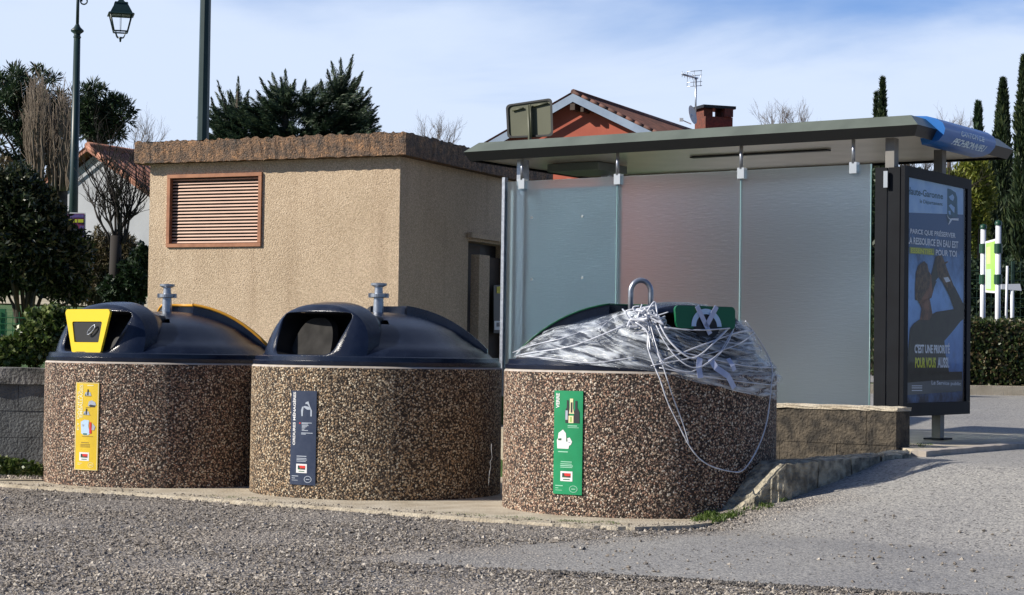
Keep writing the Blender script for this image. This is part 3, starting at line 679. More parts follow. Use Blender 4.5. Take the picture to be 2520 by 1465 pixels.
# ---- stickers (curved on the shell)
def sticker(key, root, px0, px1, py0, py1, base, draw):
    c = BINS[key]; r = BR + .004
    def azz(px, py):
        p = oncyl(px, py, c, r); return math.atan2(p.x - c[0], -(p.y - c[1])), p.z
    a0, zt = azz(px0, py0); a1, _ = azz(px1, py0); _, zb = azz(px0, py1)
    def fn(u, v, off=0.0):  # u 0..1 right, v 0..1 up
        a_ = a0 + (a1 - a0) * u; rr = r + off
        return Vector((rr * math.sin(a_), -rr * math.cos(a_), zb + (zt - zb) * v))
    b = MB(); n = 14; P = []
    for i in range(n + 1):
        for v in (0, 1): P += [fn(i / n, v, 0.0), fn(i / n, v, .004)]
    Fs = []
    for i in range(n):
        q = 4 * i; Fs += [(q + 1, q + 5, q + 7, q + 3), (q, q + 1, q + 3, q + 2)] if i == 0 else [(q + 1, q + 5, q + 7, q + 3)]
        Fs += [(q + 2, q + 3, q + 7, q + 6), (q, q + 4, q + 5, q + 1)]
    Fs.append((4 * n, 4 * n + 2, 4 * n + 3, 4 * n + 1)); b.add(P, Fs, 0)
    st = b.build('sticker', MAT[base], root, local=True)
    d = MB(); g_ = lambda u, v, o_=.0055: fn(u, v, o_)
    def rect(u0, v0, u1, v1, m, o_=.0055):
        k = max(1, int(abs(u1 - u0) * 12)); P_ = []
        for i in range(k + 1):
            u = u0 + (u1 - u0) * i / k; P_ += [g_(u, v0, o_), g_(u, v1, o_)]
        d.add(P_, [(2 * i, 2 * i + 2, 2 * i + 3, 2 * i + 1) for i in range(k)], m)
    def polyg(pts, m, o_=.006): d.add([g_(u, v, o_) for u, v in pts], [tuple(range(len(pts)))], m)
    def vtext(t_, u0, u1, v0, v1, m, bold=.02): put_text(d, t_, lambda x, y: g_(u1 - (u1 - u0) * y, v0 + (v1 - v0) * x), m, bold)
    def htext(t_, u0, u1, v0, v1, m, bold=.01): put_text(d, t_, lambda x, y: g_(u0 + (u1 - u0) * x, v0 + (v1 - v0) * y), m, bold)
    def circ(u, v, r0, r1, asp, m):
        P_ = []; K_ = 24
        for k in range(K_):
            a_ = 2 * math.pi * k / K_
            P_ += [g_(u + r0 * math.cos(a_), v + r0 * asp * math.sin(a_)), g_(u + r1 * math.cos(a_), v + r1 * asp * math.sin(a_))]
        d.add(P_, [(2 * k, 2 * k + 1, (2 * k + 3) % (2 * K_), (2 * k + 2) % (2 * K_)) for k in range(K_)], m)
    def logo(m_txt, v=.155, u=.44):
        rect(u - .21, v - .048, u + .21, v + .048, 1, .0052); rect(u - .145, v - .012, u + .15, v + .030, 2, .0058); polyg([(u - .05, v), (u + .15, v + .004), (u + .15, v + .028), (u - .08, v + .03)], 3, .0064)
        polyg([(u - .13, v - .011), (u + .02, v - .011), (u + .0, v + .002), (u - .13, v + .004)], 4, .0064)
        rect(u - .11, v - .035, u + .12, v - .026, 4, .0058)
    draw(rect, polyg, vtext, htext, circ, logo)
    d.build('print', [MAT['white'], MAT['white'], MAT['st_dark'], MAT['red'], MAT['dgreen'], MAT['lb'], MAT['st_pale'], MAT['st_brown'], MAT['st_gw'], MAT['st_lime'], MAT['st_bg'], MAT['yellow']], st, local=True)
def drawY(rect, polyg, vtext, htext, circ, logo):
    vtext('EMBALLAGES', .19, .34, .60, .975, 6); vtext('ET PAPIERS', .10, .19, .455, .90, 6)
    rect(.52, .962, .78, .974, 6)
    for (u, v, s_) in ((.55, .885, 1), (.50, .665, .9)):
        polyg([(u - .14 * s_, v - .035), (u - .1, v + .005), (u + .1, v + .005), (u + .15 * s_, v - .035)], 10); polyg([(u - .03, v - .03), (u + .03, v - .03), (u + .03, v + .038), (u - .02, v + .038)], 2, .0066); polyg([(u - .12, v - .034), (u - .07, v - .034), (u - .08, v - .01)], 4, .0066)
    polyg([(.56, .735), (.60, .785), (.72, .80), (.85, .78), (.90, .745), (.80, .725), (.64, .725)], 10); polyg([(.60, .735), (.66, .75), (.86, .742), (.84, .722), (.66, .722)], 2, .0066)
    polyg([(.30, .42), (.27, .55), (.42, .575), (.62, .57), (.60, .50), (.68, .42), (.60, .40), (.40, .40)], 5); polyg([(.64, .42), (.64, .55), (.72, .55), (.74, .42)], 3, .0064); polyg([(.74, .46), (.76, .54), (.88, .50), (.84, .46)], 10, .0064); polyg([(.38, .405), (.38, .42), (.55, .42), (.55, .405)], 4, .0068); polyg([(.33, .50), (.33, .53), (.42, .52), (.40, .50)], 10, .0068)
    for v, w in ((.843, .26), (.712, .20), (.628, .24), (.383, .46)): rect(.56 - w / 2, v, .56 + w / 2, v + .006, 7)
    rect(.30, .31, .62, .319, 7); rect(.27, .29, .68, .297, 7); rect(.27, .275, .68, .282, 7); rect(.27, .262, .68, .268, 7)
    logo(7); circ(.72, .062, .10, .115, .26, 6); rect(.66, .058, .78, .066, 6); rect(.15, .075, .36, .081, 6); rect(.15, .06, .28, .065, 6)
    for (u0, v0, u1, v1) in ((.02, .003, .98, .008), (.02, .992, .98, .997), (.015, .003, .04, .997), (.96, .003, .985, .997)): rect(u0, v0, u1, v1, 6)
def drawN(rect, polyg, vtext, htext, circ, logo):
    vtext('ORDURES MÉNAGÈRES', .07, .20, .42, .985, 0, .03)
    for pts in ([(.44, .73), (.42, .79), (.46, .83), (.52, .83), (.50, .78), (.49, .73)], [(.78, .73), (.84, .73), (.84, .79), (.76, .84), (.70, .89), (.62, .88), (.66, .86), (.74, .83), (.78, .79)], [(.58, .86), (.70, .86), (.70, .885), (.60, .88)], [(.50, .83), (.56, .84), (.74, .83), (.76, .80), (.66, .80), (.60, .81)]): polyg(pts, 10)
    for (u0, v, u1) in ((.45, .655, .84), (.45, .644, .70), (.46, .628, .72), (.46, .615, .66), (.46, .602, .60), (.46, .588, .56), (.46, .575, .70), (.44, .548, .88), (.44, .536, .62)): rect(u0, v, u1, v + .008, 10)
    circ(.38, .655, .001, .03, .26, 3)
    rect(.27, .30, .66, .309, 10); rect(.27, .278, .66, .286, 10); rect(.27, .262, .68, .270, 10); rect(.27, .247, .64, .254, 10); logo(0, .175, .47)
    circ(.72, .062, .12, .145, .25, 10); rect(.65, .058, .79, .066, 10); rect(.08, .088, .35, .096, 10); rect(.08, .066, .22, .073, 10); rect(.08, .045, .33, .050, 10)
def drawG(rect, polyg, vtext, htext, circ, logo):
    vtext('VERRE', .07, .20, .83, .975, 0, .03)
    polyg([(.42, .69), (.40, .80), (.46, .84), (.46, .91), (.52, .91), (.54, .83), (.54, .69)], 2); polyg([(.42, .72), (.42, .81), (.50, .81), (.50, .72)], 10, .0066)
    polyg([(.54, .78), (.57, .83), (.57, .925), (.68, .925), (.68, .83), (.72, .78)], 6, .0064); polyg([(.60, .79), (.60, .89), (.66, .89), (.66, .79)], 2, .007)
    polyg([(.70, .69), (.71, .79), (.75, .83), (.75, .905), (.82, .905), (.82, .84), (.89, .80), (.90, .69)], 2, .0062); polyg([(.53, .69), (.53, .76), (.70, .76), (.70, .69)], 6, .0072); polyg([(.58, .70), (.58, .75), (.64, .75), (.64, .70)], 9, .0078)
    polyg([(.14, .44), (.12, .52), (.16, .54), (.18, .59), (.34, .625), (.44, .59), (.46, .54), (.58, .55), (.66, .51), (.62, .48), (.56, .47), (.54, .44)], 0); polyg([(.17, .52), (.17, .535), (.28, .54), (.28, .52)], 4, .0068); polyg([(.46, .51), (.46, .55), (.49, .55), (.49, .51)], 4, .0068); polyg([(.53, .50), (.53, .51), (.60, .505), (.60, .497)], 10, .0068)
    rect(.50, .658, .82, .667, 8); rect(.50, .643, .88, .648, 8); rect(.17, .405, .52, .415, 8)
    rect(.27, .31, .66, .318, 8); rect(.26, .29, .66, .297, 8); rect(.26, .272, .70, .281, 8); rect(.26, .257, .68, .264, 8); logo(0, .175, .475)
    circ(.72, .055, .12, .14, .24, 8); rect(.65, .051, .79, .059, 8); rect(.08, .078, .36, .086, 8); rect(.08, .056, .2, .062, 8); rect(.08, .036, .33, .04, 8)
sticker('yellow', binY, 188, 245, 941, 1156, 'st_yellow', drawY)
sticker('navy', binN, 718, 780, 961, 1192, 'st_blue', drawN)
sticker('green', binG, 1365, 1435, 961, 1215, 'st_green', drawG)

# thin torn film scrap between the two right containers
b = MB(); p0 = at(1212, 1092, 13.75); p1 = at(1203, 1195, 13.75)
P_ = [p0.lerp(p1, k / 9) + Vector((random.uniform(-.008, .008), random.uniform(-.01, .01), 0)) for k in range(10)]; b.tube(P_, [.002, .004, .002, .002, .003, .002, .004, .002, .003, .001], 5)
tag(b.build('film_scrap', M('white_scrap', (.30, .31, .33), None, rough=.4)), 'thin white strip of torn film hanging in the gap beside the navy stickered container', 'plastic scrap')
# ---- stretch film and tapes over the green container
def filmmat():
    m = bpy.data.materials.new('stretch_film'); m.use_nodes = True; t = m.node_tree; b = t.nodes['Principled BSDF']; L = t.links.new
    b.inputs['Base Color'].default_value = (.88, .94, 1, 1); b.inputs['Roughness'].default_value = .13; b.inputs['Specular IOR Level'].default_value = .8
    tr = nn(t, 'ShaderNodeBsdfTransparent'); mxs = nn(t, 'ShaderNodeMixShader'); tcn = nn(t, 'ShaderNodeTexCoord'); uv = nn(t, 'ShaderNodeUVMap'); uv.uv_map = 'UVMap'
    mp_ = nn(t, 'ShaderNodeMapping'); mp_.inputs['Scale'].default_value = (2.0, 17, 1); L(uv.outputs[0], mp_.inputs[0])
    n1 = nn(t, 'ShaderNodeTexNoise'); n1.inputs['Scale'].default_value = 1.6; n1.inputs['Detail'].default_value = 7; n1.inputs['Roughness'].default_value = .62; n1.inputs['Distortion'].default_value = .9; L(mp_.outputs[0], n1.inputs['Vector'])
    r = nn(t, 'ShaderNodeMapRange'); r.inputs['From Min'].default_value = .42; r.inputs['From Max'].default_value = .66; r.inputs['To Min'].default_value = .06; r.inputs['To Max'].default_value = .74; L(n1.outputs['Fac'], r.inputs['Value'])
    bp = nn(t, 'ShaderNodeBump'); bp.inputs['Distance'].default_value = .02; L(n1.outputs['Fac'], bp.inputs['Height']); L(bp.outputs[0], b.inputs['Normal'])
    o = [q for q in t.nodes if q.type == 'OUTPUT_MATERIAL'][0]
    L(r.outputs[0], mxs.inputs[0]); L(tr.outputs[0], mxs.inputs[1]); L(b.outputs[0], mxs.inputs[2]); L(mxs.outputs[0], o.inputs[0])
    return m
MAT['film'] = filmmat()
MAT['strand'] = M('twisted_film', (.72, .74, .80), (.55, .58, .66), 30, .3, spec=.8)
gc = BINS['green']
film_root = thing('stretch_film', 'torn clear plastic film wound over the lid with the green flap', 'plastic film', (gc[0], gc[1], ZT))
def hull_r(z):   # radius of the wrapped outline at height z
    if z <= ZT - .02: return BR + .012
    zz = z - ZT - .045
    if zz <= 0: return LR + .045 - .0 * zz
    q = min(zz / (DH + .015), .999); return (LR + .035) * (1 - q) ** (1 / 2.35)
from mathutils import noise as mnoise
def hull(az_, z, off=0):
    # the hood's front wall is steeper than the dome
    r = hull_r(z); d = abs((az_ - (azG) + math.pi) % (2 * math.pi) - math.pi)
    zz = z - ZT - .045
    if zz > 0:
        hr = .925 - .30 * zz - .55 * zz * zz; w = max(0, 1 - (d / R(50)) ** 6); r = max(r, r * (1 - w) + hr * w)
    r += off; return Vector((gc[0] + r * math.sin(az_), gc[1] - r * math.cos(az_), z))
def px2hull(px, py):   # photo pixel -> (azimuth, z) on the wrapped outline
    best = None; d = ray(px, py)
    t = 11.5
    while t < 14.4:
        p = EYE + d * (t / d.y); rr = math.hypot(p.x - gc[0], p.y - gc[1]); a_ = math.atan2(p.x - gc[0], -(p.y - gc[1]))
        hr = hull(a_, p.z); hrr = math.hypot(hr.x - gc[0], hr.y - gc[1])
        if best is None or rr - hrr < best[0]: best = (rr - hrr, a_, p.z)
        if rr <= hrr: return a_, p.z
        t += .004
    return best[1], best[2]
upper = [(1262, 862), (1268, 848), (1295, 833), (1320, 812), (1350, 806), (1400, 800), (1440, 796), (1480, 782), (1520, 768), (1560, 760), (1600, 762), (1625, 790), (1650, 803), (1700, 817), (1740, 822), (1775, 805), (1800, 792), (1830, 786), (1855, 800), (1870, 835), (1893, 860), (1906, 890)]
lower = [(1264, 880), (1280, 879), (1300, 880), (1340, 885), (1400, 893), (1440, 897), (1480, 901), (1520, 905), (1560, 908), (1600, 912), (1640, 920), (1680, 932), (1720, 944), (1760, 950), (1800, 962), (1840, 970), (1880, 978), (1909, 985)]
def samp(pl_, x):
    return float(np.interp(x, [p[0] for p in pl_], [p[1] for p in pl_]))
cols = 150; rows = 46; G = []; UV = []
for i in range(cols + 1):
    x = 1264 + (1905 - 1264) * (i / cols); yu, yl = samp(upper, x), samp(lower, x)
    a_u, z_u = px2hull(x, yu); a_l, z_l = px2hull(x, yl)
    for j in range(rows + 1):
        v = j / rows; az_, z = a_u + (a_l - a_u) * v, z_u + (z_l - z_u) * v
        e = min(1, min(v, 1 - v) * 8)
        w = mnoise.fractal(Vector((az_ * 1.6, z * 13 + az_ * 1.4, 3.1)), .6, 2.1, 5) * .028 + abs(mnoise.noise(Vector((az_ * 2.5, z * 30 + az_ * 3, 9)))) * .02
        G.append(hull(az_, z, .012 + max(w * (.35 + .65 * e), -.008))); UV.append((az_ * 1.2, z + az_ * .05 + .12 * math.sin(az_ * 2)))
n1 = rows + 1
FF = np.array([(i * n1 + j, i * n1 + j + 1, (i + 1) * n1 + j + 1, (i + 1) * n1 + j) for i in range(cols) for j in range(rows)])
fo = npmesh('film_sheet', np.array([tuple(p) for p in G]), FF, MAT['film'], film_root, smooth=True)
uvl = fo.data.uv_layers.new(name='UVMap'); uvl.data.foreach_set('uv', np.array([UV[k] for f in FF for k in f], dtype=np.float32).ravel())
def hp(px, py, off=.03):
    a_, z = px2hull(px, py); return hull(a_, z, off)
def spline(P, n=6):
    out = []; P = [Vector(p) for p in P]
    for i in range(len(P) - 1):
        p0, p1, p2, p3 = P[max(i - 1, 0)], P[i], P[i + 1], P[min(i + 2, len(P) - 1)]
        for k in range(n):
            t = k / n; out.append(.5 * ((2 * p1) + (p2 - p0) * t + (2 * p0 - 5 * p1 + 4 * p2 - p3) * t * t + (3 * p1 - p0 - 3 * p2 + p3) * t ** 3))
    out.append(P[-1]); return out
def strand(pts, rad=.006, off=.03, name='film_strand', mat='strand', n=5, first=None):
    P = [hp(x, y, off) for x, y in pts]
    if first is not None: P[0] = first
    P = spline(P, 5); r_ = [rad * .62 * random.uniform(.7, 1.3) for _ in P]
    b = MB(); b.tube(P, r_, n); return b.build(name, MAT[mat], film_root)
ringp = Vector((gc[0] + .02, gc[1] - .06, 1.36))
strand([(1585, 775), (1596, 810), (1592, 850), (1604, 890), (1622, 935), (1640, 990), (1668, 1050), (1690, 1095), (1715, 1128), (1745, 1148), (1790, 1160), (1815, 1158), (1838, 1130), (1862, 1080), (1876, 1030), (1884, 960), (1886, 900), (1872, 850), (1853, 815), (1830, 790)], .0075, .035)
strand([(1590, 780), (1608, 850), (1630, 905), (1652, 975), (1676, 1040), (1690, 1090)], .006, .028)
strand([(1535, 762), (1560, 790), (1590, 815), (1598, 860)], .009, .05)
strand([(1600, 770), (1625, 830), (1660, 880), (1700, 905), (1740, 890), (1775, 850), (1795, 800)], .007, .045)
strand([(1605, 765), (1640, 835), (1690, 880), (1720, 870), (1760, 830), (1793, 795)], .011, .04)
strand([(1590, 765), (1612, 850), (1630, 893), (1680, 915), (1715, 905), (1760, 868), (1790, 815)], .006, .042)
strand([(1630, 806), (1680, 812), (1730, 812), (1780, 808)], .008, .055)
strand([(1500, 790), (1400, 830), (1320, 850), (1268, 868)], .006, .028); strand([(1540, 800), (1420, 850), (1320, 868), (1280, 876)], .007, .028)
strand([(1560, 880), (1460, 893), (1380, 885), (1300, 876)], .006, .028); strand([(1600, 900), (1700, 880), (1800, 850), (1860, 820)], .006, .035)
strand([(1620, 890), (1720, 850), (1800, 820), (1850, 815)], .009, .035); strand([(1640, 860), (1730, 880), (1820, 900), (1890, 905)], .007, .03)
strand([(1620, 905), (1720, 925), (1820, 940), (1895, 948)], .007, .028); strand([(1480, 812), (1520, 780), (1570, 765)], .008, .04)
# knot round the ring
b = MB()
ringp = hp(1590, 792, .045)
for k in range(26):
    a0 = random.uniform(0, 6.28); c0 = ringp + Vector((random.uniform(-.09, .09), random.uniform(-.03, .05), random.uniform(-.06, .08)))
    P = [c0 + Vector((random.uniform(-.07, .07), random.uniform(-.03, .04), random.uniform(-.06, .06))) for _ in range(4)]
    b.tube(spline(P, 6), random.uniform(.004, .009), 5)
b.build('film_knot', MAT['strand'], film_root)
# pale tapes
def tape(pts, w=.02, off=.045, name='tape'):
    P = [hp(x, y, off) for x, y in pts]; b = MB(); V_ = []
    for i, p in enumerate(P):
        d = (P[min(i + 1, len(P) - 1)] - P[max(i - 1, 0)]).normalized(); nrm = Vector((p.x - gc[0], p.y - gc[1], .2)).normalized(); s_ = d.cross(nrm).normalized()
        V_ += [p - s_ * w, p + s_ * w, p - s_ * w - nrm * .002, p + s_ * w - nrm * .002]
    Fs = []
    for i in range(len(P) - 1):
        q = 4 * i; Fs += [(q, q + 1, q + 5, q + 4), (q + 2, q + 6, q + 7, q + 3), (q, q + 4, q + 6, q + 2), (q + 1, q + 3, q + 7, q + 5)]
    b.add(V_, Fs); return b.build(name, MAT['tape'], film_root)
MAT['tape'] = M('pale_tape', (.55, .60, .78), (.45, .5, .68), 20, .35)
tape([(1714, 880), (1712, 905), (1716, 930)]); tape([(1738, 883), (1752, 905), (1780, 925), (1795, 955)], .022); tape([(1780, 882), (1792, 900), (1796, 912)], .018)
def flat_tape(x0, z0, x1, z1, w=.017):
    b = MB(); d = Vector((x1 - x0, z1 - z0)).normalized(); s_ = Vector((-d.y, d.x)) * w
    def q(x, z, k): return Vector((gc[0], gc[1], 0)) + gf(x, z, -.014 - k)
    P = [q(x0 - s_.x, z0 - s_.y, 0), q(x0 + s_.x, z0 + s_.y, 0), q(x1 + s_.x, z1 + s_.y, 0), q(x1 - s_.x, z1 - s_.y, 0)]
    P += [p + rotz(Vector((0, -.002, 0)), azG) for p in P]
    b.add(P, [(0, 1, 2, 3), (7, 6, 5, 4), (0, 4, 5, 1), (1, 5, 6, 2), (2, 6, 7, 3), (3, 7, 4, 0)]); b.build('tape', MAT['tape'], film_root)
flat_tape(-.075, .385, .02, .20); flat_tape(.08, .385, -.01, .25)

# ================================================================== BUS SHELTER
nP = -U; nG = -VD     # outward normals of the poster face and of the glass wall
def s_of(px, py=600, t=0): p = onplane(px, py, S(0, t, 0), nG); return (p - S(0, 0, 0)).dot(U), p.z
MAT['anth'] = M('anthracite_metal', (.010, .012, .016), (.007, .008, .011), 5, .6, spec=.15)
MAT['roof_olive'] = M('olive_grey_metal', (.15, .175, .145), (.12, .14, .115), 4, .4, metal=.1)
MAT['roof_dark'] = M('dark_fascia_metal', (.012, .013, .014), None, rough=.45)
MAT['ceiling'] = M('cream_ceiling_panel', (.78, .68, .53), (.68, .60, .47), 3, .22)
MAT['sign_blue'] = M('blue_sign', (.01, .16, .52), (.012, .13, .45), 3, .35)
def frosted():
    m = bpy.data.materials.new('frosted_glass'); m.use_nodes = True; t = m.node_tree; b = t.nodes['Principled BSDF']; L = t.links.new
    b.inputs['Base Color'].default_value = (.60, .72, .78, 1); b.inputs['Roughness'].default_value = .33; b.inputs['Transmission Weight'].default_value = .985; b.inputs['IOR'].default_value = 1.3
    tcn = nn(t, 'ShaderNodeTexCoord'); mp_ = nn(t, 'ShaderNodeMapping'); mp_.inputs['Scale'].default_value = (12, 12, 80); L(tcn.outputs['Object'], mp_.inputs[0])
    n1 = nn(t, 'ShaderNodeTexNoise'); n1.inputs['Scale'].default_value = 1.0; n1.inputs['Detail'].default_value = 4; n1.inputs['Distortion'].default_value = .4; L(mp_.outputs[0], n1.inputs['Vector'])
    n2 = nn(t, 'ShaderNodeTexNoise'); n2.inputs['Scale'].default_value = 90; L(tcn.outputs['Object'], n2.inputs['Vector'])
    ad = nn(t, 'ShaderNodeMath', operation='MULTIPLY_ADD'); ad.inputs[1].default_value = .25; L(n2.outputs['Fac'], ad.inputs[0]); L(n1.outputs['Fac'], ad.inputs[2])
    bp = nn(t, 'ShaderNodeBump'); bp.inputs['Distance'].default_value = .0013; L(ad.outputs[0], bp.inputs['Height']); L(bp.outputs[0], b.inputs['Normal'])
    return m
MAT['frost'] = frosted()
MAT['glass_edge'] = M('green_glass_edge', (.25, .42, .42), None, rough=.15, spec=.8)
def clearglass():
    m = bpy.data.materials.new('clear_glass'); m.use_nodes = True; t = m.node_tree; L = t.links.new; t.nodes.remove(t.nodes['Principled BSDF'])
    tr = nn(t, 'ShaderNodeBsdfTransparent'); gl = nn(t, 'ShaderNodeBsdfGlossy'); gl.inputs['Roughness'].default_value = .03; fr_ = nn(t, 'ShaderNodeFresnel'); fr_.inputs[0].default_value = 1.14
    mxs = nn(t, 'ShaderNodeMixShader'); L(fr_.outputs[0], mxs.inputs[0]); L(tr.outputs[0], mxs.inputs[1]); L(gl.outputs[0], mxs.inputs[2])
    o = [q for q in t.nodes if q.type == 'OUTPUT_MATERIAL'][0]; L(mxs.outputs[0], o.inputs[0]); return m
MAT['clear'] = clearglass()
shel = thing('bus_shelter', 'bus shelter with frosted glass back, flat roof and an advert case', 'bus shelter', tuple(S(0, 0, .4)))
# roof: perimeter crease, chamfered above and below
ra, rb_, rc, rd = -.19, 4.17, -.15, 1.92
def rring(k, z): return [S(ra + k, rc + k, z), S(rb_ - k, rc + k, z), S(rb_ - k, rd - k, z), S(ra + k, rd - k, z)]
b = MB(); P = rring(.10, 2.962) + rring(0, 2.872) + rring(.004, 2.868) + rring(.045, 2.79)
b.add(P, [(0, 1, 2, 3)] + [(i, (i + 1) % 4, 4 + (i + 1) % 4, 4 + i) for i in range(4)], 0)
b.add(P[8:], [(i, (i + 1) % 4, 4 + (i + 1) % 4, 4 + i) for i in range(4)], 1)
b.add(P[4:12], [(i, (i + 1) % 4, 4 + (i + 1) % 4, 4 + i) for i in range(4)], 1)
rf = b.build('roof', [MAT['roof_olive'], MAT['roof_dark']], shel)
b = MB(); b.slab([p for p in rring(.05, 2.812)], (0, 0, 1), .02); b.build('ceiling', MAT['ceiling'], rf)
sA, _ = s_of(1610); sB, _ = s_of(1955)
b = MB(); b.box(S((sA + sB) / 2, .62, 2.803), (abs(sA - sB), .07, .012), ax=(U, VD, Z)); b.build('light_slot', MAT['black'], rf)
b = MB(); b.box(S(3.45, .8, 2.77), (.55, .5, .07), ax=(U, VD, Z)); b.build('reflection_box', MAT['roof_olive'], rf)  # added box, stands in for a dark reflection in the ceiling
# glass panes
joints = [s_of(2143)[0], s_of(1822)[0], s_of(1518)[0], s_of(1243)[0]]
gz0, gz1 = .68, 2.60
for sa, sb in zip(joints[:-1], joints[1:]):
    b = MB(); b.box(S((sa + sb) / 2, .0, (gz0 + gz1) / 2), (sb - sa - .014, .012, gz1 - gz0), ax=(U, VD, Z)); gp = b.build('glass_pane', MAT['frost'], shel)
    b = MB(); b.box(S(sa + .0035, .0, (gz0 + gz1) / 2), (.007, .014, gz1 - gz0), ax=(U, VD, Z)); b.build('pane_edge', MAT['glass_edge'], gp)
b = MB(); sL, sR = s_of(1243)[0], s_of(1508)[0]; b.box(S((sL + sR) / 2, .10, 1.62), (abs(sL - sR), .05, 1.82), ax=(U, VD, Z)); b.build('timetable_board', M('pale_blue_grey_board', (.33, .42, .48), (.28, .36, .42), 2, .6), shel)
for px, py in ((1310, 536), (1434, 533), (1310, 688), (1434, 684)):
    p = onplane(px, py, S(0, 0, 0), nG); b = MB(); b.tube([p + nG * .004, p + nG * .018], .011, 10); b.build('glass_bolt', MAT['steel'], shel)
# clamps and rods
for px in (1285, 1520, 1824, 2100):
    s_, _ = s_of(px); b = MB(); b.tube([S(s_, -.02, 2.80), S(s_, -.02, 2.61)], .015, 8); rod = b.build('hanger_rod', MAT['galv'], shel)
    b = MB(); b.box(S(s_, 0, 2.575), (.062, .06, .09), ax=(U, VD, Z)); b.build('clamp', MAT['steel'], rod)
# posts
for (s_, t_, z0_, z1_) in ((.11, .05, .38, 2.80), (.11, 1.02, .38, 2.80), (joints[3] - .12, .09, .38, 2.80), (joints[3] - .12, 1.5, .38, 2.80)):
    b = MB(); b.box(S(s_, t_, (z0_ + z1_) / 2), (.075, .085, z1_ - z0_), ax=(U, VD, Z)); po = b.build('post', MAT['galv'] if s_ > 1 else M('painted_grey_post', (.22, .21, .19), (.16, .155, .15), 8, .55), shel)
    b = MB(); b.box(S(s_, t_, z0_ + .028), (.18, .18, .014), ax=(U, VD, Z)); b.build('foot_plate', MAT['anth'], po)
b = MB(); b.box(S(joints[3] + .012, 0, 1.66), (.03, .05, 1.96), ax=(U, VD, Z)); b.build('edge_strip', MAT['galv'], shel)
b = MB(); b.box(S(2.4, .45, .84), (1.9, .36, .04), ax=(U, VD, Z)); bench = b.build('bench', MAT['anth'], shel)
for q in (1.7, 3.1):
    b = MB(); b.box(S(q, .45, .61), (.06, .06, .42), ax=(U, VD, Z)); b.build('leg', MAT['anth'], bench)
# advert case
cw, cz0, cz1, ct = 1.385, .61, 2.58, .235
b = MB(); b.box(S(ct / 2 + .012, cw / 2, (cz0 + cz1) / 2), (ct - .03, cw - .02, cz1 - cz0 - .02), ax=(U, VD, Z))
for k in range(2): b.box(S(.065 + k * .11, .004, (cz0 + cz1) / 2), (.098, .02, cz1 - cz0 - .03), ax=(U, VD, Z))
case = b.build('advert_case', MAT['anth'], shel)
b = MB(); fw = .085
for (t0, t1, z0_, z1_) in ((0, cw, cz1 - fw, cz1), (0, cw, cz0, cz0 + fw + .02), (0, fw, cz0 + fw + .02, cz1 - fw), (cw - fw, cw, cz0 + fw + .02, cz1 - fw)):
    b.box(S(.0, (t0 + t1) / 2, (z0_ + z1_) / 2), (.045, t1 - t0 - .001, z1_ - z0_ - .001), ax=(U, VD, Z))
b.build('frame', MAT['anth'], case)
b = MB(); g0, g1, g2, g3 = S(-.012, fw - .002, cz0 + fw + .018), S(-.012, cw - fw + .002, cz0 + fw + .018), S(-.012, cw - fw + .002, cz1 - fw + .002), S(-.012, fw - .002, cz1 - fw + .002); b.add([g0, g1, g2, g3], [(0, 1, 2, 3) if (g1 - g0).cross(g2 - g1).dot(nP) > 0 else (3, 2, 1, 0)]); b.build('glass_cover', MAT['clear'], case)
b = MB(); p = s_of(2182)[0]; b.box(S(p, -.03, 2.47), (.034, .02, .13), ax=(U, VD, Z)); b.build('latch', MAT['steel'], case)
# poster artwork, printed flat
def printmat():
    m = bpy.data.materials.new('poster_print'); m.use_nodes = True; t = m.node_tree; b = t.nodes['Principled BSDF']; L = t.links.new; b.inputs['Roughness'].default_value = .6
    tcn = nn(t, 'ShaderNodeTexCoord'); sp = nn(t, 'ShaderNodeSeparateXYZ'); L(tcn.outputs['Object'], sp.inputs[0])
    n = nn(t, 'ShaderNodeTexNoise'); n.inputs['Scale'].default_value = 5; n.inputs['Detail'].default_value = 8; n.inputs['Roughness'].default_value = .65; L(tcn.outputs['Object'], n.inputs['Vector'])
    a_ = nn(t, 'ShaderNodeMath', operation='MULTIPLY_ADD'); a_.inputs[1].default_value = .55; L(n.outputs['Fac'], a_.inputs[0])
    mr = nn(t, 'ShaderNodeMapRange'); mr.inputs['From Min'].default_value = .2; mr.inputs['From Max'].default_value = 2.1; L(sp.outputs['Z'], mr.inputs['Value']); L(mr.outputs[0], a_.inputs[2])
    r = ramp(t, [(.0, (.06, .07, .075)), (.30, (.03, .045, .075)), (.55, (.12, .29, .66)), (.78, (.25, .52, .95)), (.98, (.07, .2, .44)), (1.0, (.04, .13, .3))]); L(a_.outputs[0], r.inputs[0]); L(r.outputs[0], b.inputs['Base Color'])
    return m
def fa(x, y): return ((3250 + x / 3.254) * .67227, (600 + y / 3.254) * .67227)
def fb(x, y): return ((3250 + x / 2.663) * .67227, (1000 + y / 2.663) * .67227)
def fc(x, y): return ((3300 + x / 9.158) * .67227, (800 + y / 9.158) * .67227)
PP = S(.004, 0, 0)
def pw(q, off=0): return onplane(q[0], q[1], PP, nP) + nP * off
MAT['pprint'] = printmat()
b = MB(); b.slab([S(.012, .08, cz0 + .09), S(.012, cw - .08, cz0 + .09), S(.012, cw - .08, cz1 - .08), S(.012, .08, cz1 - .08)], nP, .004)
poster = b.build('poster', MAT['pprint'], case)
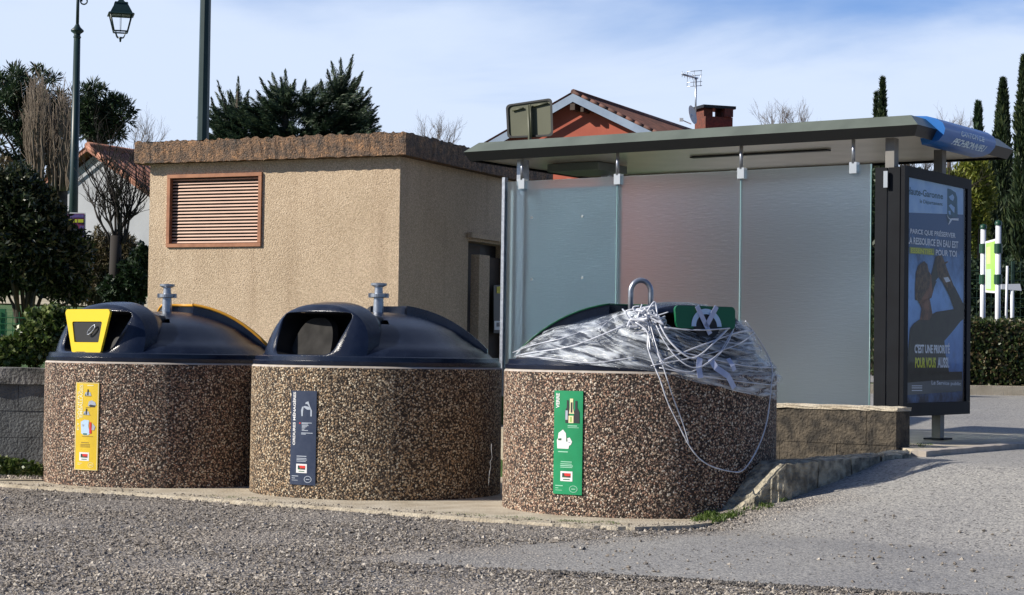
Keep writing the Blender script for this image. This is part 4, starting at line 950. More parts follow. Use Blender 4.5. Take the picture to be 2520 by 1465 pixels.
PM = [M('print_pale_blue', (.42, .66, .95), (.30, .54, .88), 7, .6), M('print_teal', (.015, .10, .17), (.02, .15, .25), 20, .6), M('print_white', (.75, .84, .95)), M('print_lime', (.68, .75, .06)),
      M('print_skin', (.26, .12, .07), (.07, .03, .02), 9, .6), M('print_hair', (.13, .08, .045), (.03, .018, .012), 22, .6, lo=.42, hi=.58), M('print_black', (.008, .011, .014), (.02, .03, .025), 10, .6), M('print_lime_dim', (.30, .38, .12)), M('print_grey', (.15, .18, .20))]
d = MB()
def pp(pts, m, lay=1): d.add([pw(q, .0006 * lay) for q in pts], [tuple(range(len(pts)))], m)
def ptext(txt, TL, TR, BL, BR, m, bold=.02, lay=4, **k):
    TL, TR, BL, BR = [Vector(q) for q in (TL, TR, BL, BR)]
    put_text(d, txt, lambda u, v: pw(BL.lerp(BR, u).lerp(TL.lerp(TR, u), v), .0006 * lay), m, bold, **k)
pp([fa(200, 140), fa(892, 275), fa(892, 607), fa(700, 600), fa(200, 580)], 0)
ptext('Haute-Garonne', fa(222, 268), fa(650, 352), fa(220, 362), fa(650, 425), 1, .02)
ptext('le Département', fa(375, 420), fa(645, 462), fa(375, 482), fa(645, 515), 1, .01)
pp([fa(703, 295), fa(740, 303), fa(800, 342), fa(820, 400), fa(826, 640), fa(758, 640), fa(715, 700), fa(700, 630)], 1, 2)
pp([fa(722, 392), fa(765, 362), fa(786, 400), fa(770, 445), fa(735, 425)], 0, 3); pp([fa(718, 500), fa(745, 480), fa(790, 520), fa(785, 590), fa(760, 560)], 0, 3); pp([fa(715, 560), fa(740, 560), fa(742, 610), fa(720, 600)], 0, 3)
pp([fa(696, 600), fa(708, 640), fa(735, 668), fa(712, 725), fa(724, 722), fa(760, 672), fa(836, 678), fa(836, 650), fa(756, 650), fa(738, 655), fa(716, 640)], 2, 3)
ptext('PARCE QUE PRÉSERVER', fc(275, 300), fc(1800, 452), fc(275, 530), fc(1790, 690), 2, .03)
ptext('LA RESSOURCE EN EAU EST', fc(185, 612), fc(1885, 770), fc(185, 850), fc(1880, 1010), 2, .03)
pp([fc(255, 955), fc(1085, 1010), fc(1085, 1240), fc(255, 1175)], 7, 2)
ptext('ESSENTIEL', fc(300, 985), fc(1050, 1040), fc(300, 1150), fc(1050, 1215), 3, .03)
ptext('POUR TOI', fc(1125, 1040), fc(1835, 1085), fc(1125, 1235), fc(1830, 1300), 2, .03)
# figure drinking from cupped hands
pp([fb(300, 455), fb(430, 400), fb(470, 378), fb(640, 352), fb(735, 290), fb(735, 445), fb(700, 475), fb(632, 562), fb(546, 662), fb(560, 800), fb(600, 1000), fb(186, 985), fb(196, 750), fb(214, 540), fb(250, 490)], 6, 2)
pp([fb(640, 352), fb(600, 235), fb(505, 45), fb(560, -10), fb(600, 60), fb(655, 150), fb(735, 310), fb(735, 360)], 6, 3)
pp([fb(310, 455), fb(325, 350), fb(300, 285), fb(400, 240), fb(412, 300), fb(430, 400), fb(400, 460)], 4, 3)
pp([fb(270, 100), fb(330, -20), fb(400, -10), fb(440, 60), fb(445, 150), fb(420, 240), fb(330, 300), fb(290, 262)], 4, 3)
pp([fa(425, 1158), fa(465, 1200), fa(480, 1280), fa(500, 1340), fa(490, 1465), fb(380, 160), fb(330, 240), fb(300, 300), fb(288, 268), fb(262, 262), fb(262, 133), fa(330, 1300), fa(355, 1215)], 5, 4)
pp([fa(575, 1098), fa(632, 1090), fa(668, 1165), fa(700, 1260), fa(782, 1465), fb(600, 170), fb(560, 130), fa(640, 1400), fa(590, 1340), fa(570, 1200)], 5, 5)
pp([fa(565, 1110), fa(590, 1105), fa(600, 1340), fa(560, 1400), fb(470, 80), fb(430, 180), fa(510, 1340), fa(535, 1230)], 6, 4)
pp([fb(535, 45), fb(580, 38), fb(604, 80), fb(560, 92)], 2, 6); pp([fa(655, 1180), fa(700, 1160), fa(712, 1170), fa(672, 1200)], 5, 6)
ptext("C'EST UNE PRIORITÉ", fb(255, 675), fb(597, 682), fb(255, 782), fb(597, 785), 2, .04)
ptext('POUR VOUS', fb(260, 822), fb(462, 822), fb(260, 925), fb(462, 925), 3, .04)
ptext('AUSSI.', fb(478, 820), fb(592, 822), fb(478, 925), fb(592, 925), 2, .04)
pp([fb(168, 975), fb(720, 960), fb(720, 1040), fb(420, 1050), fb(168, 1070)], 6, 2); pp([fb(168, 1070), fb(420, 1050), fb(720, 1040), fb(720, 1150), fb(168, 1190)], 8, 1)
ptext('Le Service public', fb(420, 1045), fb(705, 1062), fb(420, 1100), fb(705, 1105), 2, .02)
ptext('en Haute-Garonne', fb(428, 1125), fb(665, 1130), fb(428, 1160), fb(665, 1165), 8, .01)
for y in (1095, 1115, 1140): pp([fb(228, y), fb(330, y), fb(330, y + 9), fb(228, y + 9)], 2, 3)
d.build('print', PM, poster)
# blue name band wrapped round the roof edge
def tof(px, py, sv=-.19): p = onplane(px, py, S(sv, 0, 0), nP); return (p - S(sv, 0, 0)).dot(VD)
t0_, t1_ = tof(2306, 320), tof(2432, 350)
prof = [(.0, 2.992), (-.10, 2.985), (-.18, 2.962), (-.235, 2.925), (-.255, 2.88), (-.245, 2.835), (-.205, 2.79), (-.14, 2.765), (-.06, 2.76)]
def bandpt(t, w, off=0):   # w 0 top .. 1 bottom along the curved part
    q = w * (len(prof) - 1); i = min(int(q), len(prof) - 2); f = q - i
    a_, c_ = Vector(prof[i]), Vector(prof[i + 1]); p = a_.lerp(c_, f); tg = (c_ - a_).normalized(); nn_ = Vector((-tg.y, tg.x)) * -1
    if nn_.x > 0: nn_ = -nn_
    return S(p.x + nn_.x * off, t, p.y + (nn_.y * off))
b = MB(); n1 = 25; P = [bandpt(t0_ + (t1_ - t0_) * k, w / 24) for k in (0, 1) for w in range(25)]
b.add(P, [(w, w + 1, 25 + w + 1, 25 + w) for w in range(24)], 0, True)
b.add([bandpt(t0_, w / 24) for w in range(25)] , [tuple(range(25))]); b.add([bandpt(t1_, w / 24) for w in range(25)], [tuple(range(25))[::-1]])
band = b.build('name_band', MAT['sign_blue'], shel)
tA, tB = tof(2348, 320), tof(2404, 345)
b = MB(); MAT['sign_text'] = M('sign_lettering', (.72, .88, 1.0))
put_text(b, 'CANTON DE', lambda u, v: bandpt(tA - .05 + (tB - tA + .1) * (.05 + .85 * u), .575 - .115 * v, .003), 0, .03)
put_text(b, 'PECHBONNIEU', lambda u, v: bandpt(tA - .09 + (tB - tA + .18) * u, .77 - .135 * v, .003), 0, .03)
b.build('lettering', MAT['sign_text'], band)

# ================================================================== STREET FURNITURE
MAT['pole_green'] = M('dark_green_paint', (.012, .035, .035), (.02, .045, .045), 4, .4)
MAT['lantern_glass'] = MAT['clear']
lpb = at(186, 760, 28); lp0 = Vector((lpb.x, 28, 0)); tp = at(190, 80, 28)
lamp = thing('street_lamp', 'dark green lamp post with a hanging four-sided lantern', 'street lamp', (lp0.x, 28, 1.6))
X28 = tp.x; zt = lambda y: at(190, y, 28).z
b = MB(); b.tube([(X28, 28, 1.5), (X28, 28, zt(78))], [.075, .048], 12); b.tube([(X28, 28, zt(78)), (X28, 28, zt(-60))], .024, 8)
b.lathe([(.045, zt(96)), (.06, zt(92)), (.035, zt(86)), (.095, zt(78)), (.095, zt(75)), (.05, zt(68)), (.025, zt(60))], 16, (X28, 28, 0)); b.build('pole', MAT['pole_green'], lamp)
lx = at(297, 50, 28).x; b = MB()
b.tube([(X28, 28, zt(-45)), (X28 + .35, 28, zt(-52)), (lx, 28, zt(-48)), (lx, 28, zt(-5))], .02, 8)
cc_ = at(207, 3, 28); b.tube([(cc_.x + .045 * math.cos(t) * (1 - t / 14), 28, cc_.z + .045 * math.sin(t) * (1 - t / 14) - .0) for t in np.linspace(-3.6, 3.4, 22)], .011, 6); b.tube([(X28, 28, zt(-10)), (cc_.x - .045, 28, cc_.z + .02)], .011, 6)
b.build('bracket', MAT['pole_green'], lamp)
def zl(y): return at(297, y, 28).z
b = MB(); sq = lambda r, z, a=R(15): [Vector((lx, 28, z)) + rotz(Vector((r * i, r * j, 0)), a) for i, j in ((-1, -1), (1, -1), (1, 1), (-1, 1))]
def frust(mb, r0, z0, r1, z1): P = sq(r0, z0) + sq(r1, z1); mb.add(P, [(3, 2, 1, 0), (4, 5, 6, 7)] + [(i, (i + 1) % 4, 4 + (i + 1) % 4, 4 + i) for i in range(4)])
frust(b, .165, zl(36), .09, zl(10)); frust(b, .19, zl(38), .175, zl(35)); frust(b, .10, zl(10), .09, zl(7)); frust(b, .06, zl(7), .03, zl(0)); b.build('lantern_hood', MAT['pole_green'], lamp)
b = MB(); T_, B_ = sq(.155, zl(38)), sq(.098, zl(79)); E_ = sq(.075, zl(79)); Fp = sq(.035, zl(94))
for i in range(4):
    b.tube([T_[i], B_[i]], .011, 5); b.tube([B_[i], B_[(i + 1) % 4]], .012, 5); b.tube([T_[i], T_[(i + 1) % 4]], .012, 5); b.tube([E_[i], (E_[i] + Fp[i]) * .5 + Vector((0, 0, -.02)), Fp[i]], .008, 5); b.tube([(T_[i] + T_[(i + 1) % 4]) * .5, (B_[i] + B_[(i + 1) % 4]) * .5], .004, 4)
b.tube([(lx, 28, zl(92)), (lx, 28, zl(98)), (lx, 28, zl(104))], [.035, .016, .012], 8); cage = b.build('lantern_frame', MAT['pole_green'], lamp)
b = MB(); P = T_ + B_; b.add(P, [(i, (i + 1) % 4, 4 + (i + 1) % 4, 4 + i) for i in range(4)]); b.build('pane', MAT['lantern_glass'], cage)
# bill on the lamp post
q = [at(160, 523, 27.85), at(211, 524, 27.85), at(210, 614, 27.85), at(160, 614, 27.85)]
b = MB(); b.slab(q, (0, -1, 0), .01); NM = [MAT['white'], M('bill_dark_art', (.03, .02, .05), (.22, .03, .10), 9, .5, det=6), M('bill_lime', (.55, .60, .03)), M('bill_violet', (.20, .12, .32), (.05, .06, .25), 12, .5)]
def insetq(x0, y0, x1, y1, k): return [at(x0, y0, 27.838 - k), at(x1, y0, 27.838 - k), at(x1, y1, 27.838 - k), at(x0, y1, 27.838 - k)]
for (x0, y0, x1, y1, m_) in ((161, 526, 208, 611, 1), (172, 528, 206, 536, 3)): b.slab(insetq(x0, y0, x1, y1, .002 * m_), (0, -1, 0), .001, m_)
for (x0, x1) in ((164, 171), (173, 182), (184, 190), (192, 205)): b.slab(insetq(x0, 540, x1, 548, .012), (0, -1, 0), .001, 2)
for (x0, y0, x1, y1) in ((196, 556, 206, 590), (178, 562, 190, 570)): b.slab(insetq(x0, y0, x1, y1, .014), (0, -1, 0), .001, 3)
tag(b.build('event_bill', NM), 'dark bill with white border and lime heading tied to the lamp post', 'bill')
# thick green pole
px_ = at(502, 200, 30); b = MB(); b.tube([(px_.x, 30, 1.5), (px_.x, 30, at(502, -60, 30).z)], [.105, .085], 8, smooth=False)
tag(b.build('flagpole', MAT['pole_green']), 'thick dark green pole rising behind the beige hut', 'pole')
# sign seen from the back
MAT['sign_back'] = M('olive_sign_back', (.095, .10, .06), (.08, .085, .05), 3, .5)
c_ = [at(1244, 259, 24.2), at(1358, 242, 23.8), at(1361, 336, 23.8), at(1248, 341, 24.2)]
sg = thing('road_sign', 'olive back of a square road sign above the shelter roof', 'road sign', (c_[2].x - .25, 24, .5))
def sgp(u, v, k=0): return c_[0].lerp(c_[1], u).lerp(c_[3].lerp(c_[2], u), v) + Vector((0, -k, 0))
pts = []
for (cu_, cv_, a0) in ((.09, .11, 180), (.91, .11, 270), (.91, .89, 0), (.09, .89, 90)):
    for k in range(5): a_ = R(a0 + 22.5 * k); pts.append((cu_ + .09 * math.cos(a_), cv_ + .11 * math.sin(a_)))
b = MB(); b.slab([sgp(u, v) for u, v in pts], (0, -1, 0), .008); b.build('panel', MAT['sign_back'], sg)
b = MB(); k = len(pts); inn = [(.5 + (u - .5) * .91, .5 + (v - .5) * .90) for u, v in pts]
P = [sgp(u, v, -.01) for u, v in pts] + [sgp(u, v, .03) for u, v in pts] + [sgp(u, v, .03) for u, v in inn] + [sgp(u, v, .009) for u, v in inn]
b.add(P, [(r * k + i, r * k + (i + 1) % k, (r + 1) * k + (i + 1) % k, (r + 1) * k + i) for r in range(3) for i in range(k)]); b.build('rim', MAT['roof_dark'], sg)
b = MB(); b.tube([sgp(.49, .12, .06), sgp(.49, 1.0, .06), sgp(.49, 1.0, .06) + Vector((0, 0, -3.2))], .022, 10); b.tube([sgp(.53, .10, .07), sgp(.53, 1.0, .07)], .01, 6); b.build('post', MAT['sign_back'], sg)
b = MB(); b.tube([sgp(.14, .2, .03), sgp(.38, .17, .03)], .012, 6); b.build('bracket', MAT['sign_back'], sg)
b = MB(); b.tube([sgp(.56, .16, .03), sgp(.9, .12, .03)], .012, 6); b.build('bracket', MAT['sign_back'], sg)

# information board beyond the hedge
ib = thing('information_board', 'town information board on two white posts with dark green collars', 'information board', (at(2435, 900, 27).x, 27.2, .6))
MAT['white_paint'] = M('white_paint', (.78, .80, .84), None, rough=.35); MAT['collar'] = M('dark_green_collar', (.01, .06, .03), None, rough=.4)
for px, yt, Yd in ((2419, 556, 27.6), (2456, 547, 26.8)):
    p = at(px, yt + 8, Yd); b = MB(); b.tube([(p.x, Yd, .55), (p.x, Yd, p.z)], .038, 12); po = b.build('post', MAT['white_paint'], ib)
    b = MB(); b.lathe([(.048, p.z), (.05, p.z + .03), (.04, p.z + .06), (.0, p.z + .075)], 14, (p.x, Yd, 0)); b.build('cap', MAT['collar'], po)
    for yy in (612, 688): zc = at(px, yy, Yd).z; b = MB(); b.lathe([(.038, zc - .07), (.056, zc - .065), (.056, zc + .065), (.038, zc + .07)], 14, (p.x, Yd, 0), smooth=False); b.build('collar', MAT['collar'], po)
b = MB(); A_ = [at(2424, 595, 27.5), at(2450, 588, 26.9), at(2450, 722, 26.9), at(2424, 720, 27.5)]
b.slab(A_, (-.3, -1, 0), .03); b.build('panel', MAT['white_paint'], ib)
b = MB()
def ibq(u0, v0, u1, v1, k): 
    f_ = lambda u, v: A_[0].lerp(A_[1], u).lerp(A_[3].lerp(A_[2], u), v) + Vector((-.3, -1, 0)).normalized() * (.032 + k)
    return [f_(u0, v0), f_(u1, v0), f_(u1, v1), f_(u0, v1)]
b.slab(ibq(.06, .04, .94, .96, 0), (-.3, -1, 0), .002, 0); b.slab(ibq(.12, .12, .5, .45, .003), (-.3, -1, 0), .002, 1); b.slab(ibq(.1, .55, .55, .93, .003), (-.3, -1, 0), .002, 2)
b.build('map', [M('map_lime', (.42, .68, .16), (.35, .60, .12), 3), M('map_yellow', (.60, .72, .30)), M('map_pale', (.50, .62, .52))], ib)
# thin white stake and pale barrier further back
p = at(2478, 655, 29.5); b = MB(); b.tube([(p.x, 29.5, p.z), (at(2474, 760, 29.5).x, 29.5, at(2474, 765, 29.5).z - .6)], .02, 8); tag(b.build('stake', MAT['white_paint']), 'thin white leaning stake behind the hedge', 'stake')
b = MB(); q = [at(2462, 700, 31), at(2508, 699, 31), at(2512, 716, 31), at(2462, 712, 31)]; b.slab(q, (0, -1, 0), .03); b.tube([at(2490, 712, 31), at(2490, 830, 31)], .03, 6)
tag(b.build('barrier', MAT['white_paint']), 'pale board on a post beside the white stake', 'barrier')

# ================================================================== HOUSES
MAT['tile'] = M('terracotta_tiles', (.22, .10, .075), (.11, .06, .05), 3, .85, det=8)
MAT['tile_pink'] = M('pink_terracotta_tiles', (.55, .27, .19), (.33, .15, .10), 3, .85, det=8)
MAT['red_wall'] = M('red_render', (.46, .12, .075), (.40, .10, .065), 2, .9); MAT['grey_wood'] = M('blue_grey_boards', (.30, .38, .50), (.24, .31, .42), 2, .7)
MAT['pale_wall'] = M('grey_white_render', (.50, .52, .56), (.40, .42, .46), 1.2, .9); MAT['brick'] = M('dark_red_brick', (.20, .06, .04), (.10, .04, .03), 14, .85)
def gable_house(name, label, apex, phi, Wd, pitch, L_, zbase, wallm, tilem, boardm, ovh=.35, bt=.20):
    ph = R(phi); e1 = Vector((math.cos(ph), -math.sin(ph), 0)); e2 = Vector((math.sin(ph), math.cos(ph), 0)); tp_ = math.tan(R(pitch)); A = Vector(apex)
    root = thing(name, label, 'house', (A.x, A.y, zbase))
    b = MB(); z0 = A.z - .12; w = Wd - ovh
    P = []
    for k in (ovh, L_ - ovh):
        o_ = A + e2 * k; P += [Vector((o_.x, o_.y, z0)), *(Vector(((o_ + e1 * (s_ * w)).x, (o_ + e1 * (s_ * w)).y, zz)) for s_, zz in ((1, z0 - w * tp_), (1, zbase), (-1, zbase), (-1, z0 - w * tp_)))]
    b.add(P, [(0, 1, 2, 3, 4), (9, 8, 7, 6, 5), (1, 6, 7, 2), (4, 3, 8, 9)]); b.build('wall', wallm, root)
    b = MB(); nw = int(L_ / .12)
    for s_ in (1, -1):
        P = []
        for i in range(nw + 1):
            y = L_ * i / nw; wv = .035 * math.cos(i * math.pi)
            for k in range(2): p = A + e2 * y + e1 * (s_ * Wd * k); P.append(Vector((p.x, p.y, A.z + .05 - Wd * k * tp_ + wv)))
        b.add(P, [(2 * i, 2 * i + 1, 2 * i + 3, 2 * i + 2) for i in range(nw)])
        # verge tiles along the gable edge
        for k in range(int(Wd / .3) if s_ > 0 else 0):
            p = A + e1 * (s_ * (.3 * k + .15)) + e2 * .0; b.tube([Vector((p.x, p.y, A.z + .06 - (.3 * k + .02) * tp_)) - e1 * (s_ * .14), Vector((p.x, p.y, A.z + .05 - (.3 * k + .30) * tp_)) + e1 * (s_ * .14)], .05, 7)
    b.tube([A + Vector((0, 0, .06)), A + e2 * L_ + Vector((0, 0, .06))], .09, 8); rf_ = b.build('roof', tilem, root)
    b = MB()
    for s_ in (1, -1):
        p0 = A + Vector((0, 0, .0)); p1 = A + e1 * (s_ * Wd) + Vector((0, 0, -Wd * tp_)); dn = Vector((0, 0, -bt))
        b.slab([p0, p1, p1 + dn, p0 + dn], -e2, .03)
        b.slab([p1 + dn, p1 + dn * .0, p1 + e2 * L_, p1 + dn + e2 * L_], e1 * s_, .02)
    b.build('bargeboard', boardm, root)
    return root, e1, e2, A
ap = at(1410, 231, 60)
rh, e1, e2, A = gable_house('red_house', 'red rendered house with blue-grey gable boards and brick chimney behind the shelter', ap, 25, 3.1, 26, 11.5, .5, MAT['red_wall'], MAT['tile'], MAT['grey_wood'], .45, .26)
b = MB()
for k in (-.0,): b.box(A + Vector((0, 0, -.42)) + e2 * .2, (.16, .5, .2), ax=(e1, e2, Z)); b.box(A + e1 * .33 + Vector((0, 0, -.52)) + e2 * .2, (.1, .5, .14), ax=(e1, e2, Z))
b.build('beam_end', MAT['door'], rh)
def bq(mb, x0, y0, x1, y1, Y, dpt, m=0, rz=.35): c0 = at((x0 + x1) / 2, (y0 + y1) / 2, Y); mb.box(c0, ((x1 - x0) * Y / FPX, dpt, (y1 - y0) * Y / FPX), rz, m)
b = MB(); bq(b, 1718, 291, 1792, 420, 62, .8); bq(b, 1718, 271, 1742, 291.3, 62, .75); bq(b, 1770, 271, 1792, 291.3, 62, .75); ch = b.build('chimney', MAT['brick'], rh)
b = MB(); bq(b, 1711, 264, 1799, 271.2, 62, .95); b.build('chimney_cap', MAT['roof_dark'], ch)
b = MB(); bq(b, 1640, 345, 1990, 900, 64, 5); b.build('annex_wall', MAT['red_wall'], rh)
mx_ = at(1712, 200, 61); b = MB(); b.tube([(mx_.x, 61, at(1712, 305, 61).z), (mx_.x, 61, at(1712, 192, 61).z)], .03, 6)
ax0, ax1 = at(1678, 183, 60.2), at(1716, 193, 61.2); b.tube([ax0, ax1], .035, 5)
for yy in (175, 186, 202, 212):
    b.tube([at(1690, yy + 2, 61), at(1727, yy - 1, 61)], .012, 4)
for xx in (1692, 1708, 1725): b.tube([at(xx, 174, 61), at(xx - 2, 213, 61)], .010, 4)
for k in range(6): p = ax0.lerp(ax1, k / 6); b.tube([p + Vector((0, .0, -.09)), p + Vector((0, 0, .09))], .01, 4)
b.build('antenna', MAT['galv'], rh)
b = MB(); dc = at(1700, 284, 60.6); b.lathe([(0, .0), (.15, .012), (.27, .04), (.31, .06)], 20, (0, 0, 0)); 
dv = [dc + Matrix.Rotation(R(62), 3, 'Z') @ (Matrix.Rotation(R(78), 3, 'X') @ Vector(v)) for v in b.v]; b.v = [tuple(v) for v in dv]
b.tube([dc, at(1712, 298, 61)], .03, 5); b.tube([dc + Vector((0, 0, -.28)), at(1678, 296, 60.2)], .02, 5); b.box(at(1676, 295, 60.2), (.12, .1, .1)); b.build('satellite_dish', MAT['white'], rh)
ap2 = at(215, 366, 42)
gable_house('pale_house', 'pale grey house with a pink tiled gable roof behind the bare tree', ap2, 28, 2.1, 31, 7, 1.8, MAT['pale_wall'], MAT['tile_pink'], MAT['tile_pink'], .25, .06)

# ================================================================== PLANTS
def leafgeo(C, A, w, l, rg=rng):
    C = np.asarray(C, float); n = len(C); A = A / (np.linalg.norm(A, axis=1, keepdims=True) + 1e-9)
    Rn = rg.normal(size=(n, 3)); Sd = np.cross(A, Rn); Sd /= (np.linalg.norm(Sd, axis=1, keepdims=True) + 1e-9)
    w = np.asarray(w).reshape(-1, 1) * np.ones((n, 1)); l = np.asarray(l).reshape(-1, 1) * np.ones((n, 1))
    V = np.stack([C - A * l * .5, C + Sd * w * .5, C + A * l * .5, C - Sd * w * .5], 1).reshape(-1, 3)
    return V, np.arange(n * 4).reshape(-1, 4)
def foliage(name, C, A, w, l, mat, parent): V, F = leafgeo(C, A, w, l); return npmesh(name, V, F, mat, parent)
def rndir(n): v = rng.normal(size=(n, 3)); return v / np.linalg.norm(v, axis=1, keepdims=True)
MAT['bark'] = M('grey_brown_bark', (.10, .08, .06), (.05, .04, .03), 12, .9); MAT['bark_pale'] = M('pale_twig_bark', (.26, .21, .16), (.13, .10, .075), 5, .9); MAT['bark_dark'] = M('dark_bark', (.03, .025, .022), None, rough=.9)
MAT['pine'] = leafmat('pine_needles', (.012, .028, .012), (.025, .055, .02), (.05, .09, .035), .15); MAT['cedar'] = leafmat('cedar_needles', (.014, .032, .02), (.04, .075, .045), (.14, .19, .10), .25)
MAT['laurel'] = leafmat('laurel_leaves', (.010, .020, .008), (.022, .038, .015), (.11, .12, .06), .2, .35); MAT['ivy'] = leafmat('ivy_leaves', (.03, .06, .012), (.09, .14, .03), (.30, .34, .14), .25, .35)
MAT['cypress'] = leafmat('cypress_foliage', (.012, .03, .01), (.03, .055, .018), (.07, .09, .03), .15); MAT['lime'] = leafmat('yellow_green_leaves', (.10, .14, .02), (.20, .23, .03), (.30, .30, .06), .3)
MAT['hedge'] = leafmat('hedge_leaves', (.03, .06, .015), (.07, .10, .03), (.20, .14, .08), .25, .45); MAT['dgrn'] = leafmat('dark_green_leaves', (.012, .03, .012), (.025, .05, .018), (.04, .07, .03), .2)
MAT['brownleaf'] = leafmat('dry_brown_leaves', (.08, .06, .03), (.13, .10, .05), (.20, .17, .09), .2); MAT['moss'] = leafmat('moss_and_grass', (.04, .09, .01), (.09, .15, .02), (.16, .22, .05), .25)
def tree_root(name, label, cat, x, y, group=None): return thing(name, label, cat, (x, y, hz(x, y)), group)

# pines: needle pompoms on an irregular crown
def pine(label, blobs, Y, nclump, group='pines on the bank', seedv=1):
    rg = np.random.default_rng(seedv); c0 = at(blobs[0][0], blobs[0][1], Y); root = tree_root('pine_tree', label, 'tree', c0.x, Y, group)
    Cs, As = [], []; k = Y / FPX; cl = []
    tot = sum(b[2] * b[3] for b in blobs)
    for (px, py, rx, ry) in blobs:
        c = at(px, py, Y); n = max(8, int(nclump * rx * ry / tot)); d = rg.normal(size=(n, 3)); d /= np.linalg.norm(d, axis=1, keepdims=True); r_ = rg.uniform(.45, 1.0, (n, 1)) ** .5
        p = np.array(c) + d * r_ * np.array([rx * k, (rx + ry) * .5 * k, ry * k]); cl.append(p)
    cl = np.concatenate(cl)
    for p in cl:
        m_ = 70; d = rg.normal(size=(m_, 3)); d[:, 2] += .35; d /= np.linalg.norm(d, axis=1, keepdims=True); cr = rg.uniform(.16, .30)
        Cs.append(p + d * cr * rg.uniform(.35, 1, (m_, 1))); As.append(d)
    foliage('crown', np.concatenate(Cs), np.concatenate(As), .035, .19, MAT['pine'], root)
    b = MB(); ctr = Vector(np.mean(cl, 0)); base = Vector((c0.x, Y, hz(c0.x, Y) - .1)); b.tube([base, base.lerp(ctr, .6), ctr], [.22, .17, .08], 8)
    for p in cl[::5]: m_ = base.lerp(ctr, rg.uniform(.55, 1)); b.tube([m_, m_.lerp(Vector(p), .5) + Vector((0, 0, .1)), Vector(p)], [.05, .03, .015], 5)
    b.build('trunk', MAT['bark'], root)
pine('big dark pine at the far left behind the bare poplars', [(70, 260, 95, 95), (15, 330, 70, 130), (110, 330, 80, 90), (160, 260, 30, 40), (40, 220, 60, 50)], 48, 190, seedv=3)
pine('round crowned pine to the right of the lamp post', [(240, 255, 50, 45), (285, 280, 38, 45), (250, 320, 60, 26), (215, 290, 30, 60)], 50, 110, seedv=5)

def twig_tree(name, label, cat, px, Y, paths, mat, group=None, base=None, n=4):
    root = tree_root(name, label, cat, at(px, 500, Y).x, Y, group); b = MB()
    for P, r0, r1 in paths: b.tube(P, list(np.linspace(r0, r1, len(P))), n)
    b.build('branches', mat, root); return root
def recur(p, d, L_, r, depth, out, spread=.5, up=.12, kids=3, seg=4):
    P = [p]; q = p; dd = d
    for i in range(seg):
        dd = (dd + Vector((random.gauss(0, .13), random.gauss(0, .13), random.gauss(0, .08) + up * .5))).normalized(); q = q + dd * (L_ / seg); P.append(q)
    out.append((P, r, r * .6))
    if depth == 0: return
    for k in range(kids):
        f = random.uniform(.35, 1.0) if k else 1.0; idx = min(int(f * seg), seg); st = P[idx]
        nd = (dd + Vector((random.gauss(0, spread), random.gauss(0, spread), random.gauss(0, spread * .6) + up))).normalized()
        recur(st, nd, L_ * random.uniform(.6, .82), r * .6, depth - 1, out, spread, up, kids, seg)
# pollarded poplars: bundles of upright pale wands
for (x0, x1, yt, lab) in ((60, 112, 178, 'bare poplar of upright pale shoots in front of the big pine'), (112, 182, 205, 'shorter bare poplar of upright shoots beside the lamp post')):
    P = []
    for k in range(95):
        px = random.uniform(x0, x1); top = yt + random.uniform(0, 120) + abs(px - (x0 + x1) / 2) * .5; Yk = 40 + random.uniform(-.8, .8); xb = (x0 + x1) / 2 + (px - (x0 + x1) / 2) * .7
        pts = [at(xb + (px - xb) * f + random.gauss(0, 2.2), 470 + (top - 470) * f, Yk) for f in np.linspace(0, 1, 9)]; P.append((pts, .022, .006))
        for _ in range(3):
            i = random.randint(2, 7); a0 = pts[i]; P.append(([a0, a0 + Vector((random.uniform(-.12, .12), 0, .22)), a0 + Vector((random.uniform(-.18, .18), 0, random.uniform(.35, .6)))], .009, .004))
    t_ = twig_tree('bare_poplar', lab, 'tree', (x0 + x1) / 2, 40, P, MAT['bark_pale'], 'bare pollarded poplars')
    bx = at((x0 + x1) / 2, 470, 40); b = MB(); b.tube([(bx.x, 40, hz(bx.x, 40) - .1), (bx.x, 40, bx.z + .3)], [.2, .16], 8); b.build('trunk', MAT['bark'], t_)
# dark bare tree in front of the pale house
random.seed(21); out = []; bp0 = at(285, 600, 24)
for (tx, ty) in ((215, 440), (235, 430), (260, 400), (290, 380), (320, 400), (345, 430), (365, 450), (250, 470), (335, 470), (225, 480)):
    tgt = at(tx, ty, 24); d = (tgt - bp0); recur(bp0 + Vector((random.uniform(-.1, .1), random.uniform(-.1, .1), 0)), (d.normalized() + Vector((0, random.uniform(-.3, .3), .25))).normalized(), d.length * .55, .022, 4, out, .42, .16, 3)
t_ = twig_tree('bare_tree', 'dark bare spreading tree in front of the pale house', 'tree', 285, 24, out, MAT['bark_dark'])
b = MB(); b.tube([(bp0.x, 24, hz(bp0.x, 24) - .1), bp0 + Vector((0, 0, .1))], [.09, .07], 8); b.build('trunk', MAT['bark_dark'], t_)
